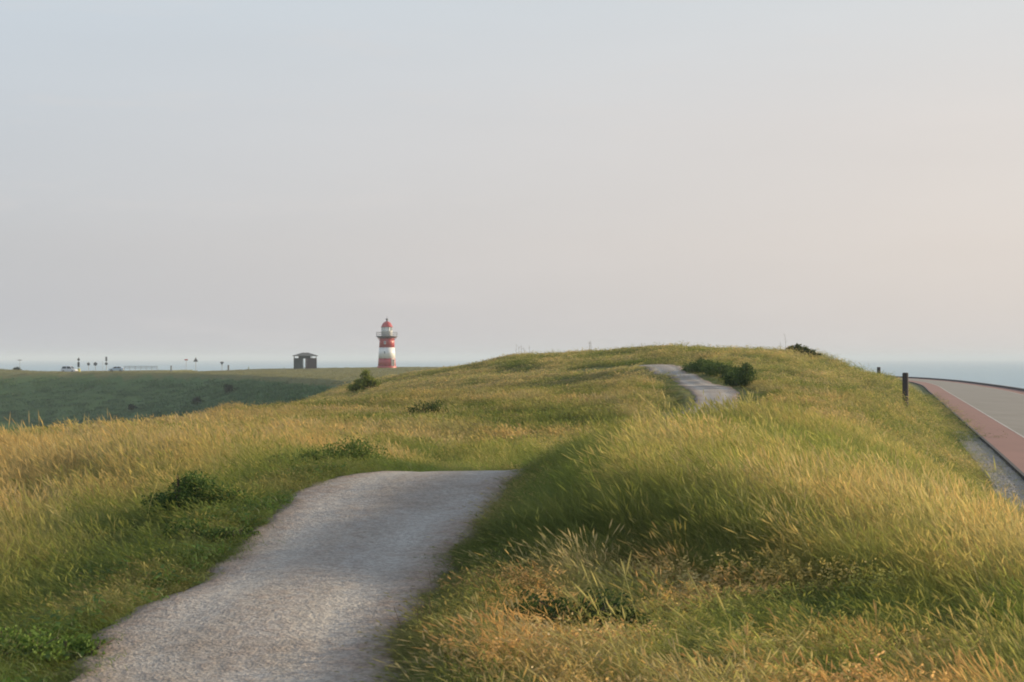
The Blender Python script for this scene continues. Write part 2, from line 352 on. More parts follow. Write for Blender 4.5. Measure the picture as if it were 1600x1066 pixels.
def leaf_mat(name, c0, c1, transl=.3):
    m = bpy.data.materials.new(name); m.use_nodes = True; t = m.node_tree; t.nodes.clear()
    rn = N(t, 'ShaderNodeAttribute', attribute_name='rnd'); cc = mixc(t, rn.outputs['Fac'], c0, c1)
    d = N(t, 'ShaderNodeBsdfDiffuse'); tr = N(t, 'ShaderNodeBsdfTranslucent'); gl = N(t, 'ShaderNodeBsdfGlossy', i_Roughness=.6)
    t.links.new(cc, d.inputs[0]); t.links.new(cc, tr.inputs[0])
    m1 = N(t, 'ShaderNodeMixShader', i_0=transl); t.links.new(d.outputs[0], m1.inputs[1]); t.links.new(tr.outputs[0], m1.inputs[2])
    m2 = N(t, 'ShaderNodeMixShader', i_0=.012); t.links.new(m1.outputs[0], m2.inputs[1]); t.links.new(gl.outputs[0], m2.inputs[2])
    o = N(t, 'ShaderNodeOutputMaterial'); t.links.new(m2.outputs[0], o.inputs[0]); return m

# ------------------------------------------------------------------ ground sheet
ang = np.concatenate([np.linspace(-180, -36, 60, endpoint=False), np.linspace(-36, -24, 40, endpoint=False), np.arange(-24, 24, .2), np.linspace(24, 36, 40, endpoint=False), np.linspace(36, 180, 60, endpoint=False)])
rad = np.concatenate([[.25, .6, 1.0, 1.5, 2.0, 2.6, 3.2, 3.8], np.exp(np.arange(math.log(4.2), math.log(520), .0135)), [540, 570, 600, 640, 800, 1500, 4000, 9000, 13000]])
AA, RRd = np.meshgrid(np.radians(ang), rad); GX, GY = RRd * np.sin(AA), RRd * np.cos(AA)
GZ = ground_z(GX, GY)
nr, na = GX.shape
vs = np.stack([GX, GY, GZ], -1).reshape(-1, 3)
idx = np.arange(nr * na).reshape(nr, na)
q = np.stack([idx[:-1, :], np.roll(idx, -1, 1)[:-1, :], np.roll(idx, -1, 1)[1:, :], idx[1:, :]], -1).reshape(-1, 4)[:, ::-1]
me = bpy.data.meshes.new('ground'); me.from_pydata(vs.tolist() + [(0, 0, float(GZ[0].mean()))], [], q.tolist() + [(int(idx[0, i]), int(idx[0, (i + 1) % na]), nr * na) for i in range(na)])
me.update(); me.polygons.foreach_set('use_smooth', [True] * len(me.polygons))
rr = np.hypot(GX, GY)
dry = .45 + .25 * (1 - sstep(20, 90, rr)) + .55 * (fbm(GX * .05, GY * .05, 3) - .5)
slope_z = GZ < (-2.6)
dry = np.where((rr > 120) & slope_z, -.25 + .5 * (fbm(GX * .03, GY * .1, 4) - .5), dry)
dry = np.where((rr > 180) & ~slope_z, .55, dry)
at = me.attributes.new('dry', 'FLOAT', 'POINT'); at.data.foreach_set('value', np.concatenate([dry.ravel(), [.5]]).astype(np.float32))
tag(link('ground', me, M_ground), kind='structure')

# path sheet
nc = 41; pv = []
tj = -.12 + 1.24 * np.arange(nc) / (nc - 1)
pv = (PLs[:, None, :] + (PRs - PLs)[:, None, :] * tj[None, :, None]).reshape(-1, 2)
T = np.tile(tj, len(PLs)); side_ = np.where(T < .5, 0, 300)
wob = .13 * (vnoise(pv[:, 0] * 1.7 + side_, pv[:, 1] * 1.7, 77) - .5) + .10 * (vnoise(pv[:, 0] * 7 + side_, pv[:, 1] * 7, 78) - .5)
em = np.minimum(T, 1 - T) + wob
pz = base_z(pv[:, 0], pv[:, 1]) + .014 + .022 * fbm(pv[:, 0] * 1.2, pv[:, 1] * 1.2, 31) - .012 * np.exp(-((np.abs(T - .5) - .24) / .09) ** 2)
pz -= .06 * (1 - sstep(-.04, .06, em))
fs = [(i * nc + j, i * nc + j + 1, (i + 1) * nc + j + 1, (i + 1) * nc + j) for i in range(len(PLs) - 1) for j in range(nc - 1)]
po = pyobj('path', np.column_stack([pv, pz]), fs, M_path, smooth=True)
ea = po.data.attributes.new('edge', 'FLOAT', 'POINT'); ea.data.foreach_set('value', (1 - sstep(0, .26, em)).astype(np.float32))
ea = po.data.attributes.new('track', 'FLOAT', 'POINT'); ea.data.foreach_set('value', np.exp(-((np.abs(T - .5) - .22) / .10) ** 2).astype(np.float32))
tag(po, kind='structure')

# road
def strip(name, P0, P1, z, m, z1=None):
    z1 = z if z1 is None else z1
    vs = []; fs = []
    for a, b_ in zip(P0, P1): vs += [(a[0], a[1], z), (b_[0], b_[1], z1)]
    for i in range(len(P0) - 1): fs.append((2 * i, 2 * i + 1, 2 * i + 3, 2 * i + 2))
    return tag(pyobj(name, vs, fs, m), kind='structure')
def lerp_line(a): return RLs + (RRs - RLs) * a
def offs(P, d):
    T_ = np.gradient(P, axis=0); T_ /= np.linalg.norm(T_, axis=1)[:, None]
    return P + np.stack([T_[:, 1], -T_[:, 0]], 1) * d
strip('road', offs(RLs, 1.62), offs(RRs, -1.62), RZ, M_asphalt)
strip('cycle_lane', RLs, offs(RLs, 1.62), RZ, M_red)
strip('cycle_lane', offs(RRs, -1.62), RRs, RZ, M_red)
strip('road_marking', offs(RLs, 1.61), offs(RLs, 1.69), RZ + .005, M_line)
strip('road_marking', offs(RRs, -1.69), offs(RRs, -1.61), RZ + .005, M_line)
def slab(name, P0, P1, z0, z1, m):
    vs = []; fs = []
    for a, b_ in zip(P0, P1): vs += [(*a, z0), (*a, z1), (*b_, z1), (*b_, z0)]
    for i in range(len(P0) - 1):
        for k in range(4): fs.append((4 * i + k, 4 * i + (k + 1) % 4, 4 * i + 4 + (k + 1) % 4, 4 * i + 4 + k))
    return tag(pyobj(name, vs, fs, m), kind='structure')
slab('kerb', offs(RLs, -.10), offs(RLs, -.002), RZ - .5, RZ + .012, M_kerb)
slab('kerb', offs(RRs, .002), offs(RRs, .30), RZ - .6, RZ + .20, M_kerb)
gs = offs(RLs, -.102); vs = []; fs = []
kk = RLs[:, 1] < 75; gw = .106 + .38 * (1 - sstep(40, 72, RLs[:, 1]))
strip('gravel_verge', offs(RLs, -gw[:, None])[kk], offs(RLs, -.102)[kk], RZ - .115, M_gravelstrip, RZ - .10)

# sea
sv_ = []; fs = []; seg = 96
for r in (40, 13500):
    for k in range(seg): sv_.append((r * math.cos(2 * math.pi * k / seg) , r * math.sin(2 * math.pi * k / seg), -12.5))
fs = [(k, (k + 1) % seg, seg + (k + 1) % seg, seg + k) for k in range(seg)] + [tuple(range(seg))]
tag(pyobj('sea', sv_, fs, M_sea), kind='structure')

# ------------------------------------------------------------------ haze
hm = bpy.data.materials.new('haze'); hm.use_nodes = True; t = hm.node_tree; t.nodes.clear()
pvn = N(t, 'ShaderNodeVolumePrincipled'); pvn.inputs['Color'].default_value = (.77, .89, 1.0, 1); pvn.inputs['Density'].default_value = .00027; pvn.inputs['Anisotropy'].default_value = 0
ho = N(t, 'ShaderNodeOutputMaterial'); t.links.new(pvn.outputs[0], ho.inputs['Volume'])
bm = bmesh.new(); box(bm, -14000, 14000, -14000, 14000, -16.5, 18.5)
tag(bobj('haze', bm, hm), kind='stuff')

# ------------------------------------------------------------------ grass prototypes (kept out of the scene, only instanced)
def proto_mesh(name, blades, mat_):
    """blades: list of (list of centre points, list of half widths, side vector, h0, h1, rnd)"""
    V = []; Fc = []; H = []; Rn = []
    for pts, wd, side, h0, h1, rn in blades:
        b0 = len(V); n = len(pts)
        for i, (p, w_) in enumerate(zip(pts, wd)):
            hh = h0 + (h1 - h0) * i / (n - 1)
            V += [p - side * w_, p + side * w_]; H += [hh, hh]; Rn += [rn, rn]
        for i in range(n - 1): Fc.append((b0 + 2 * i, b0 + 2 * i + 1, b0 + 2 * i + 3, b0 + 2 * i + 2))
    me = bpy.data.meshes.new(name); me.from_pydata(V, [], Fc); me.update()
    me.polygons.foreach_set('use_smooth', [True] * len(me.polygons))
    for nm, a in (('h', H), ('rnd', Rn)): me.attributes.new(nm, 'FLOAT', 'POINT').data.foreach_set('value', a)
    me.materials.append(mat_); return bpy.data.objects.new(name, me)
def rand_blade(spread, hgt, wid, bend, segs=4, az_sd=1.0, head=False):
    p = Vector((random.gauss(0, spread), random.gauss(0, spread), 0)); h = hgt * random.uniform(.55, 1.1)
    a = math.pi + random.gauss(0, az_sd); dv = Vector((math.cos(a), math.sin(a), 0)); bd = bend * random.uniform(.4, 1.5)
    fa = random.uniform(0, math.pi); side = Vector((math.cos(fa), math.sin(fa), 0))
    pts = []; wd = []
    for i in range(segs + 1):
        s = i / segs
        pts.append(p + Vector((0, 0, 1)) * h * (s - .28 * bd * s * s) + dv * h * bd * s * s * .8)
        wd.append(wid * ((1 - s * .92) if not head else .45))
    out = [(pts, wd, side, 0.0, .85, random.random())]
    if head:   # feathery seed head on the upper quarter
        d = (pts[-1] - pts[-2]).normalized(); rn = random.random()
        L = h * random.uniform(.14, .24)
        for q in range(2):
            s2 = Vector((math.cos(fa + q * 1.57), math.sin(fa + q * 1.57), 0))
            hp = [pts[-1] - d * L * .4 + d * L * k / 3 for k in range(4)]
            out.append((hp, [wid * .5, wid * 2.6, wid * 2.1, wid * .3], s2, .95, 1.0, rn))
    return out
def proto_grass(name, n, spread, hgt, wid, bend, heads=0.0, segs=4):
    bl = []
    for k in range(n): bl += rand_blade(spread, hgt * (1.15 if (k < n * heads) else 1), wid, bend * (.6 if k < n * heads else 1), segs, head=(k < n * heads))
    return proto_mesh(name, bl, M_blade)
def proto_weed(name, n, rad_, hgt, leaf):
    bl = []
    for k in range(n):
        a = random.uniform(0, 6.28); r = rad_ * math.sqrt(random.random()); z = hgt * random.uniform(.1, 1) * (1 - .5 * (r / rad_) ** 2)
        p = Vector((r * math.cos(a), r * math.sin(a), z)); a2 = a + random.gauss(0, .7)
        d = Vector((math.cos(a2), math.sin(a2), random.uniform(-.3, .6))).normalized(); sd_ = d.cross(Vector((0, 0, 1))).normalized(); L = leaf * random.uniform(.6, 1.3)
        bl.append(([p, p + d * L * .4, p + d * L * .8 - Vector((0, 0, L * .08)), p + d * L - Vector((0, 0, L * .2))], [L * .08, L * .3, L * .22, L * .02], sd_, .2, .8, random.random()))
        if k % 4 == 0: bl.append(([Vector((r * .3 * math.cos(a), r * .3 * math.sin(a), 0)), p * .6, p], [.003, .003, .002], Vector((math.cos(a + 1.57), math.sin(a + 1.57), 0)), .0, .2, random.random()))
    return proto_mesh(name, bl, M_blade)
def proto_flower(name, n, spread, hgt):
    bl = []
    for k in range(n):
        b_ = rand_blade(spread, hgt, .003, .35, 3)[0]; bl.append(b_); tip = b_[0][-1]; rn = random.random()
        for q in range(9):
            d = Vector((random.gauss(0, 1), random.gauss(0, 1), random.gauss(.2, .7))).normalized(); p = tip + Vector((random.gauss(0, .016), random.gauss(0, .016), random.uniform(-.07, .02)))
            s2 = d.orthogonal().normalized(); bl.append(([p, p + d * .012, p + d * .022], [.003, .008, .002], s2, 1.0, 1.0, rn))
    for k in range(n):
        bl += rand_blade(spread, hgt * .6, .005, .6, 3)
    return proto_mesh(name, bl, M_blade)
PROTO = bpy.data.collections.new('grass_kinds')
protos = []
def addp(o): PROTO.objects.link(o); protos.append(o.name)
P = {}
def reg(key, objs):
    P[key] = list(range(len(protos), len(protos) + len(objs)))
    for o in objs: addp(o)
# heights are unit-ish metres; names sort alphabetically in the same order as they are registered
reg('tall', [proto_grass('clump_a%d' % i, 64, .085, .58, .0021, .75, 0) for i in range(4)])
reg('seed', [proto_grass('clump_b%d' % i, 48, .09, .56, .0020, .62, .4) for i in range(4)])
reg('short', [proto_grass('clump_c%d' % i, 60, .085, .30, .0022, .9, .08) for i in range(3)])
reg('midtall', [proto_grass('clump_d%d' % i, 52, .14, .50, .0055, .7, .15, 3) for i in range(3)])
reg('far', [proto_grass('clump_e%d' % i, 48, .26, .42, .011, .7, .2, 2) for i in range(3)])
reg('weed', [proto_weed('clump_f%d' % i, 46, .14, .16, .055) for i in range(3)])
reg('flower', [proto_flower('clump_g%d' % i, 14, .08, .30) for i in range(3)])
reg('tuft', [proto_grass('clump_h%d' % i, 26, .8, 1.0, .09, .6, 0, 2) for i in range(2)])

def proto_stalk(name):
    bl = []
    for k in range(7): bl += rand_blade(.10, .92, .0024, .30, 4, .8, head=True)
    return proto_mesh(name, bl, M_blade)
reg('stalk', [proto_stalk('clump_i%d' % i) for i in range(3)])

def gn_tree():
    g = bpy.data.node_groups.new('scatter', 'GeometryNodeTree')
    g.interface.new_socket('Geometry', in_out='INPUT', socket_type='NodeSocketGeometry'); g.interface.new_socket('Geometry', in_out='OUTPUT', socket_type='NodeSocketGeometry')
    i = g.nodes.new('NodeGroupInput'); o = g.nodes.new('NodeGroupOutput')
    ci = g.nodes.new('GeometryNodeCollectionInfo'); ci.inputs['Collection'].default_value = PROTO; ci.inputs['Separate Children'].default_value = True; ci.inputs['Reset Children'].default_value = True
    ip = g.nodes.new('GeometryNodeInstanceOnPoints'); ip.inputs['Pick Instance'].default_value = True
    def na(nm, ty):
        n = g.nodes.new('GeometryNodeInputNamedAttribute'); n.data_type = ty; n.inputs['Name'].default_value = nm; return n.outputs['Attribute']
    g.links.new(i.outputs[0], ip.inputs['Points']); g.links.new(ci.outputs[0], ip.inputs['Instance'])
    g.links.new(na('idx', 'INT'), ip.inputs['Instance Index']); g.links.new(na('rot', 'FLOAT_VECTOR'), ip.inputs['Rotation']); g.links.new(na('scl', 'FLOAT_VECTOR'), ip.inputs['Scale'])
    g.links.new(ip.outputs[0], o.inputs[0]); return g
GN = gn_tree()
def scatter(name, x, y, z, idx, tilt, spin, sc, scz, gcol, tcol):
    n = len(x); me = bpy.data.meshes.new(name); me.vertices.add(n)
    me.vertices.foreach_set('co', np.stack([x, y, z], -1).astype(np.float32).ravel())
    ca, sa, cs, ss = np.cos(tilt), np.sin(tilt), np.cos(spin), np.sin(spin)
    # R = Ry(tilt) Rz(spin)
    R00, R10, R20, R21, R22 = ca * cs, ss, -sa * cs, sa * ss, ca
    rot = np.stack([np.arctan2(R21, R22), -np.arcsin(np.clip(R20, -1, 1)), np.arctan2(R10, R00)], -1)
    me.attributes.new('idx', 'INT', 'POINT').data.foreach_set('value', idx.astype(np.int32))
    me.attributes.new('rot', 'FLOAT_VECTOR', 'POINT').data.foreach_set('vector', rot.astype(np.float32).ravel())
    me.attributes.new('scl', 'FLOAT_VECTOR', 'POINT').data.foreach_set('vector', np.stack([sc, sc, scz], -1).astype(np.float32).ravel())
    for nm, cl_ in (('gcol', gcol), ('tcol', tcol)):
        me.attributes.new(nm, 'FLOAT_VECTOR', 'POINT').data.foreach_set('vector', cl_.astype(np.float32).ravel())
    o = bpy.data.objects.new(name, me); COL.objects.link(o)
    md = o.modifiers.new('scatter', 'NODES'); md.node_group = GN; return o

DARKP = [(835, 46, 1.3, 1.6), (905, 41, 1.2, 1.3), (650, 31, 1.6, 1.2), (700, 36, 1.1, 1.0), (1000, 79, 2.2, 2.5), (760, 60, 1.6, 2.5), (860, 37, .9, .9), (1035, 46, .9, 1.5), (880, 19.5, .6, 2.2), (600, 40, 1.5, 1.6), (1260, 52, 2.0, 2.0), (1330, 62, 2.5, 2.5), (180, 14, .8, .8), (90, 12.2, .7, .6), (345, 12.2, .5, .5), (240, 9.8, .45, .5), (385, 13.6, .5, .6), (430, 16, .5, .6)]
LUSH = np.array((.095, .165, .030)); OLIVE = np.array((.195, .24, .050)); GOLD = np.array((.60, .455, .19)); STRAW = np.array((.52, .42, .22))
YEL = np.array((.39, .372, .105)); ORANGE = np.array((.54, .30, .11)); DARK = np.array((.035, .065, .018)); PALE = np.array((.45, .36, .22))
def mixv(a, b, f): f = np.clip(f, 0, 1)[:, None]; return a * (1 - f) + b * f
foot = lambda x: np.interp(x, [-.5, -.2, .3, 1.2, 2.2, 3.2, 4.5], [13, 11.6, 10.7, 10.6, 9.6, 8.4, 7.0])
def sample(n, r0, r1, amax=23.0):
    r = np.sqrt(rng.uniform(r0 * r0, r1 * r1, n)); a = np.radians(rng.uniform(-amax, amax, n))
    return r * np.sin(a) + rng.normal(0, .3, n), r * np.cos(a)
def grass_band(name, dens, r0, r1, kinds, amax=23.0, size=1.0, zoff=-.02):
    n = int(dens * math.radians(2 * amax) / 2 * (r1 * r1 - r0 * r0)); x, y = sample(n, r0, r1, amax)
    pin = path_in(x, y); dl = polydist(x, y, RLs)
    edge_n = .26 * (vnoise(x * 5, y * 5, 41) - .5) + .22 * (vnoise(x * 1.4, y * 1.4, 42) - .5)
    keep = (pin < -.04 + edge_n) & (dl < -.12 - .22 * (1 - sstep(40, 70, y)) + .5 * (rng.random(n) ** 3) * (y < 60)) & (x > -60)
    thin = np.where((pin > -.35), .65, 1.0); keep &= rng.random(n) < thin
    x, y, pin, dl = x[keep], y[keep], pin[keep], dl[keep]; n = len(x)
    z = ground_z(x, y); keep = z > -6; x, y, z, pin, dl = x[keep], y[keep], z[keep], pin[keep], dl[keep]; n = len(x)
    r = np.hypot(x, y)
    n1 = fbm(x * .45, y * .45, 51, 3); n2 = fbm(x * 1.7, y * 1.7, 52, 2); n3 = fbm(x * .12, y * .10, 53, 3)
    right = sstep(-1.5, 0.5, x - np.interp(y, PRs[:64, 1], PRs[:64, 0]))
    mound = right * sstep(-.3 - .5 * sstep(.8, 2.5, x), .9 + 1.2 * sstep(.8, 2.5, x), y - foot(x) + 1.2 * (n1 - .5)) * (1 - sstep(30, 38, y))
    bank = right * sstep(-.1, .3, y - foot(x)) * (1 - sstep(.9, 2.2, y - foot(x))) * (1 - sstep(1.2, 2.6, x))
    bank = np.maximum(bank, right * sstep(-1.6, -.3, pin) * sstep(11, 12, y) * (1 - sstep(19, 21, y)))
    frontr = right * (1 - mound) * (1 - sstep(30, 38, y))
    hs = .80 + .35 * (n1 - .5) * 2
    hs = hs * (1 - .06 * mound) * (1 - frontr * (.46 - .42 * sstep(1.0, 3.4, x + 1.6 * (n1 - .5))))
    hs *= 1 - .22 * right * (1 - sstep(.1, .8, -pin))
    hs *= .35 + .65 * sstep(.0, .55, -pin)                    # trodden verge stays low
    hs *= .38 + .62 * sstep(.4, 2.6, -dl)
    hs *= 1 - .55 * sstep(-1.6, -.4, pin) * (r > 40)
    patch = sstep(.56, .70, fbm(x * .22, y * .10, 91, 3)) * sstep(20, 30, r)  # dark mottles: hummock shade put into the colour; also weedy clumps
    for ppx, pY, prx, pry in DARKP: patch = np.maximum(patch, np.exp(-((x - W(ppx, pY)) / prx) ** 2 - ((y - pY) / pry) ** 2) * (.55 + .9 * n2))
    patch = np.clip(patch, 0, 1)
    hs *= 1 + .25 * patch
    left = (1 - right) * (r < 40)
    hs = np.where(left > .5, hs * (.50 + .5 * sstep(.3, 3.2, -pin)), hs)
    dry = .47 + 1.5 * (n1 - .5) + .9 * (n3 - .5) + .8 * (n2 - .5) - .55 * bank + .06 * frontr + rng.normal(0, .13, n)
    dry -= .42 * left * (1 - sstep(.3, 2.2, -pin)) ; dry += .30 * left * sstep(1.2, 3.5, -pin)
    dry += .12 * sstep(25, 60, r) + .15 * sstep(4, 8, x) * (r < 40)
    dry = np.clip(dry, 0, 1)
    g = mixv(mixv(LUSH, OLIVE, dry * 2), YEL, dry * 2 - 1); tcl = mixv(mixv(OLIVE, YEL, dry * 2), np.where((n2 > .5)[:, None], GOLD, STRAW), dry * 2 - .7)
    tcl = mixv(tcl, np.broadcast_to(ORANGE, tcl.shape), .60 * frontr * sstep(.45, .65, n2) * (1 - sstep(1.6, 3.4, x)))
    g = mixv(g, np.broadcast_to(DARK, g.shape), .6 * bank + .45 * sstep(.60, .72, fbm(x * .6, y * .6, 61, 2)) + .8 * patch)  # bank's shade put into the grass colour, with its lush dark green
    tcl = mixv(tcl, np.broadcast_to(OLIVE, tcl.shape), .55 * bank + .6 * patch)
    jit = rng.normal(1, .09, (n, 1)) * (1 + .18 * mound[:, None] * (1 - bank[:, None]) + .15 * frontr[:, None] + .12 * left[:, None]); g = np.clip(g * jit, .01, .75); tcl = np.clip(tcl * jit, .01, .75)
    u_ = rng.random(n); idx = np.zeros(n, int)
    pick = lambda k: np.array(P[k])[rng.integers(0, len(P[k]), n)]
    if kinds == 'near':
        sd_p = np.clip(.10 + .55 * dry - .2 * bank, 0, 1)
        idx = np.where(u_ < sd_p, pick('seed'), pick('tall'))
        lowz = (hs < .62); idx = np.where(lowz & (u_ > .25), pick('short'), idx)
        hs = np.where(lowz & (u_ > .25), hs * 1.35, hs)
        idx = np.where((rng.random(n) < np.where(left > .5, .05, .008)) & (hs > .45) & (dry > .4) & (bank < .3), pick('stalk'), idx)
        idx = np.where((frontr > .5) & (x < 2.6) & (n2 > .47) & (rng.random(n) < .40), pick('flower'), idx)
    elif kinds == 'mid':
        idx = np.where(rng.random(n) < .35, pick('seed'), pick('midtall')); idx = np.where((hs < .55), pick('short'), idx)
    else:
        idx = pick('far')
    sc_ = size * rng.uniform(.8, 1.25, n); scz = np.clip(hs, .16, 1.5) * rng.uniform(.8, 1.2, n) * (1 if kinds != 'far' else 1.0)
    if kinds == 'far': scz *= .46
    if kinds == 'mid': scz *= .80
    tilt = -np.abs(rng.normal(.20, .16, n)) * (1 + .5 * mound) ; spin = rng.normal(0, .7, n)
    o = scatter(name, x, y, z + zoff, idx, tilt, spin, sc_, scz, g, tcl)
    return tag(o, kind='stuff')
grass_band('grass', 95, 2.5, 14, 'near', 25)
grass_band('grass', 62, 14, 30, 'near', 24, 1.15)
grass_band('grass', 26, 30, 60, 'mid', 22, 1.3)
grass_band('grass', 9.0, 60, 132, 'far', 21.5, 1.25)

# short turf creeping over the edges of the path
n = 60000; x, y = sample(n, 4, 24, 25); pin = path_in(x, y); nn = fbm(x * 2.2, y * 2.2, 75, 2)
k_ = (pin > -.55) & (pin < .05 + .55 * (nn - .45)); x, y, pin, nn = x[k_], y[k_], pin[k_], nn[k_]; n = len(x); dd = np.clip(.1 + 1.6 * (fbm(x * .7, y * .7, 76, 2) - .3), 0, 1)
cg = mixv(LUSH, OLIVE, dd) * rng.uniform(.6, 1.3, (n, 1)); ct = mixv(OLIVE, GOLD, dd * .8) * rng.uniform(.6, 1.3, (n, 1))
scatter('verge_grass', x, y, ground_z(x, y) - .01, np.array(P['short'])[rng.integers(0, 3, n)], -np.abs(rng.normal(.1, .25, n)), rng.uniform(-1.5, 1.5, n), rng.uniform(.7, 1.3, n), rng.uniform(.22, .6, n) * (.5 + .6 * sstep(.1, -.35, pin)), cg, ct)['kind'] = 'stuff'

# broad-leaved weeds along the left verge
n = 5200; x, y = sample(n, 5, 24, 25); pin = path_in(x, y); nn = fbm(x * .8, y * .8, 71, 2)
lft = x < np.interp(y, PLs[:96, 1], PLs[:96, 0]) + .3
band = (pin < .16 * vnoise(x * 3, y * 3, 73)) & lft & (rng.random(n) < np.clip(1.25 - (-pin) / (1.1 + .9 * (y > 14)), 0, 1)) & (nn > .40)
x, y, nn = x[band], y[band], nn[band]; n = len(x); z = ground_z(x, y)
cg = np.array((.06, .125, .025)) * rng.uniform(.6, 1.5, (n, 1)); ct = np.array((.14, .22, .045)) * rng.uniform(.6, 1.4, (n, 1))
scatter('weeds', x, y, z - .01, np.array(P['weed'])[rng.integers(0, 3, n)], rng.normal(0, .15, n), rng.uniform(0, 6.28, n), rng.uniform(.5, 1.2, n), rng.uniform(.4, 1.3, n), cg, ct)['kind'] = 'stuff'

# rough tussocks over the dike slope and flat
n = 30000; r = np.sqrt(rng.uniform(130 ** 2, 460 ** 2, n)); a = np.radians(rng.uniform(-22, 3, n)); x, y = r * np.sin(a), r * np.cos(a); z = ground_z(x, y); dl = polydist(x, y, RLs)
k_ = (dl < -2) & (z > -11.5); x, y, z = x[k_], y[k_], z[k_]; n = len(x); top = z > -2.6; n1 = fbm(x * .06, y * .06, 81, 3)
g = np.where(top[:, None], np.array((.16, .165, .07)), np.array((.085, .155, .062))) * rng.uniform(.75, 1.25, (n, 1))
tcl = np.where(top[:, None], np.array((.27, .25, .13)), np.array((.105, .175, .068))) * rng.uniform(.75, 1.25, (n, 1)) * (.7 + .6 * n1[:, None])
sz = np.where(top, .28, .5) * rng.uniform(.6, 1.4, n)
scatter('rough_grass', x, y, z - .05, np.array(P['tuft'])[rng.integers(0, 2, n)], -np.abs(rng.normal(.1, .15, n)), rng.normal(0, .7, n), sz * 1.6, sz * np.where(top, .6, 1), g, tcl)['kind'] = 'stuff'

# loose pebbles and shell grit on the path
M_peb = simple('pebble', (.34, .31, .28), .9, noise=.45, scale=.7)
GRITC = bpy.data.collections.new('pebble_kinds')
for i in range(3):
    bm = bmesh.new(); bmesh.ops.create_icosphere(bm, subdivisions=1, radius=1.0)
    for v in bm.verts: v.co = Vector((v.co.x * random.uniform(.8, 1.2), v.co.y * random.uniform(.7, 1.1), v.co.z * random.uniform(.4, .7)))
    me = bpy.data.meshes.new('pebble_%d' % i); bm.to_mesh(me); bm.free(); me.materials.append(M_peb); GRITC.objects.link(bpy.data.objects.new('pebble_%d' % i, me))
n = 30000; x, y = sample(n, 4, 19, 25); pin = path_in(x, y); k_ = (pin > .06) & (rng.random(n) < .25 + .75 * (1 - sstep(0, .5, pin))); x, y = x[k_], y[k_]; n = len(x)
o = scatter('gravel', x, y, base_z(x, y) + .001, rng.integers(0, 3, n), rng.normal(0, .2, n), rng.uniform(0, 6.28, n), *(lambda s: (s, s))(.003 + .006 * rng.random(n) ** 3), np.ones((n, 3)), np.ones((n, 3)))
g2 = GN.copy(); [nd for nd in g2.nodes if nd.type == 'COLLECTION_INFO'][0].inputs['Collection'].default_value = GRITC
o.modifiers[0].node_group = g2; o['kind'] = 'stuff'
# stones of the verge beside the road
n = 9000; s = rng.random(n); ii = (6 * 4 - 4 + s * 26).astype(int); d = rng.uniform(-1.0, -.12, n)
Pa = RLs; i0 = np.clip(rng.uniform(20, 36, n), 0, len(Pa) - 2); ia = i0.astype(int); fr = (i0 - ia)[:, None]
T_ = np.gradient(Pa, axis=0); T_ /= np.linalg.norm(T_, axis=1)[:, None]; pp = Pa[ia] * (1 - fr) + Pa[ia + 1] * fr; tt = T_[ia]
x = pp[:, 0] + tt[:, 1] * d; y = pp[:, 1] - tt[:, 0] * d
o = scatter('verge_stones', x, y, np.maximum(ground_z(x, y), RZ - .115) + .005, rng.integers(0, 3, n), rng.normal(0, .3, n), rng.uniform(0, 6.28, n), *(lambda s: (s, s))(.02 + .05 * rng.random(n) ** 2), np.ones((n, 3)), np.ones((n, 3)))
o.modifiers[0].node_group = g2; o['kind'] = 'stuff'

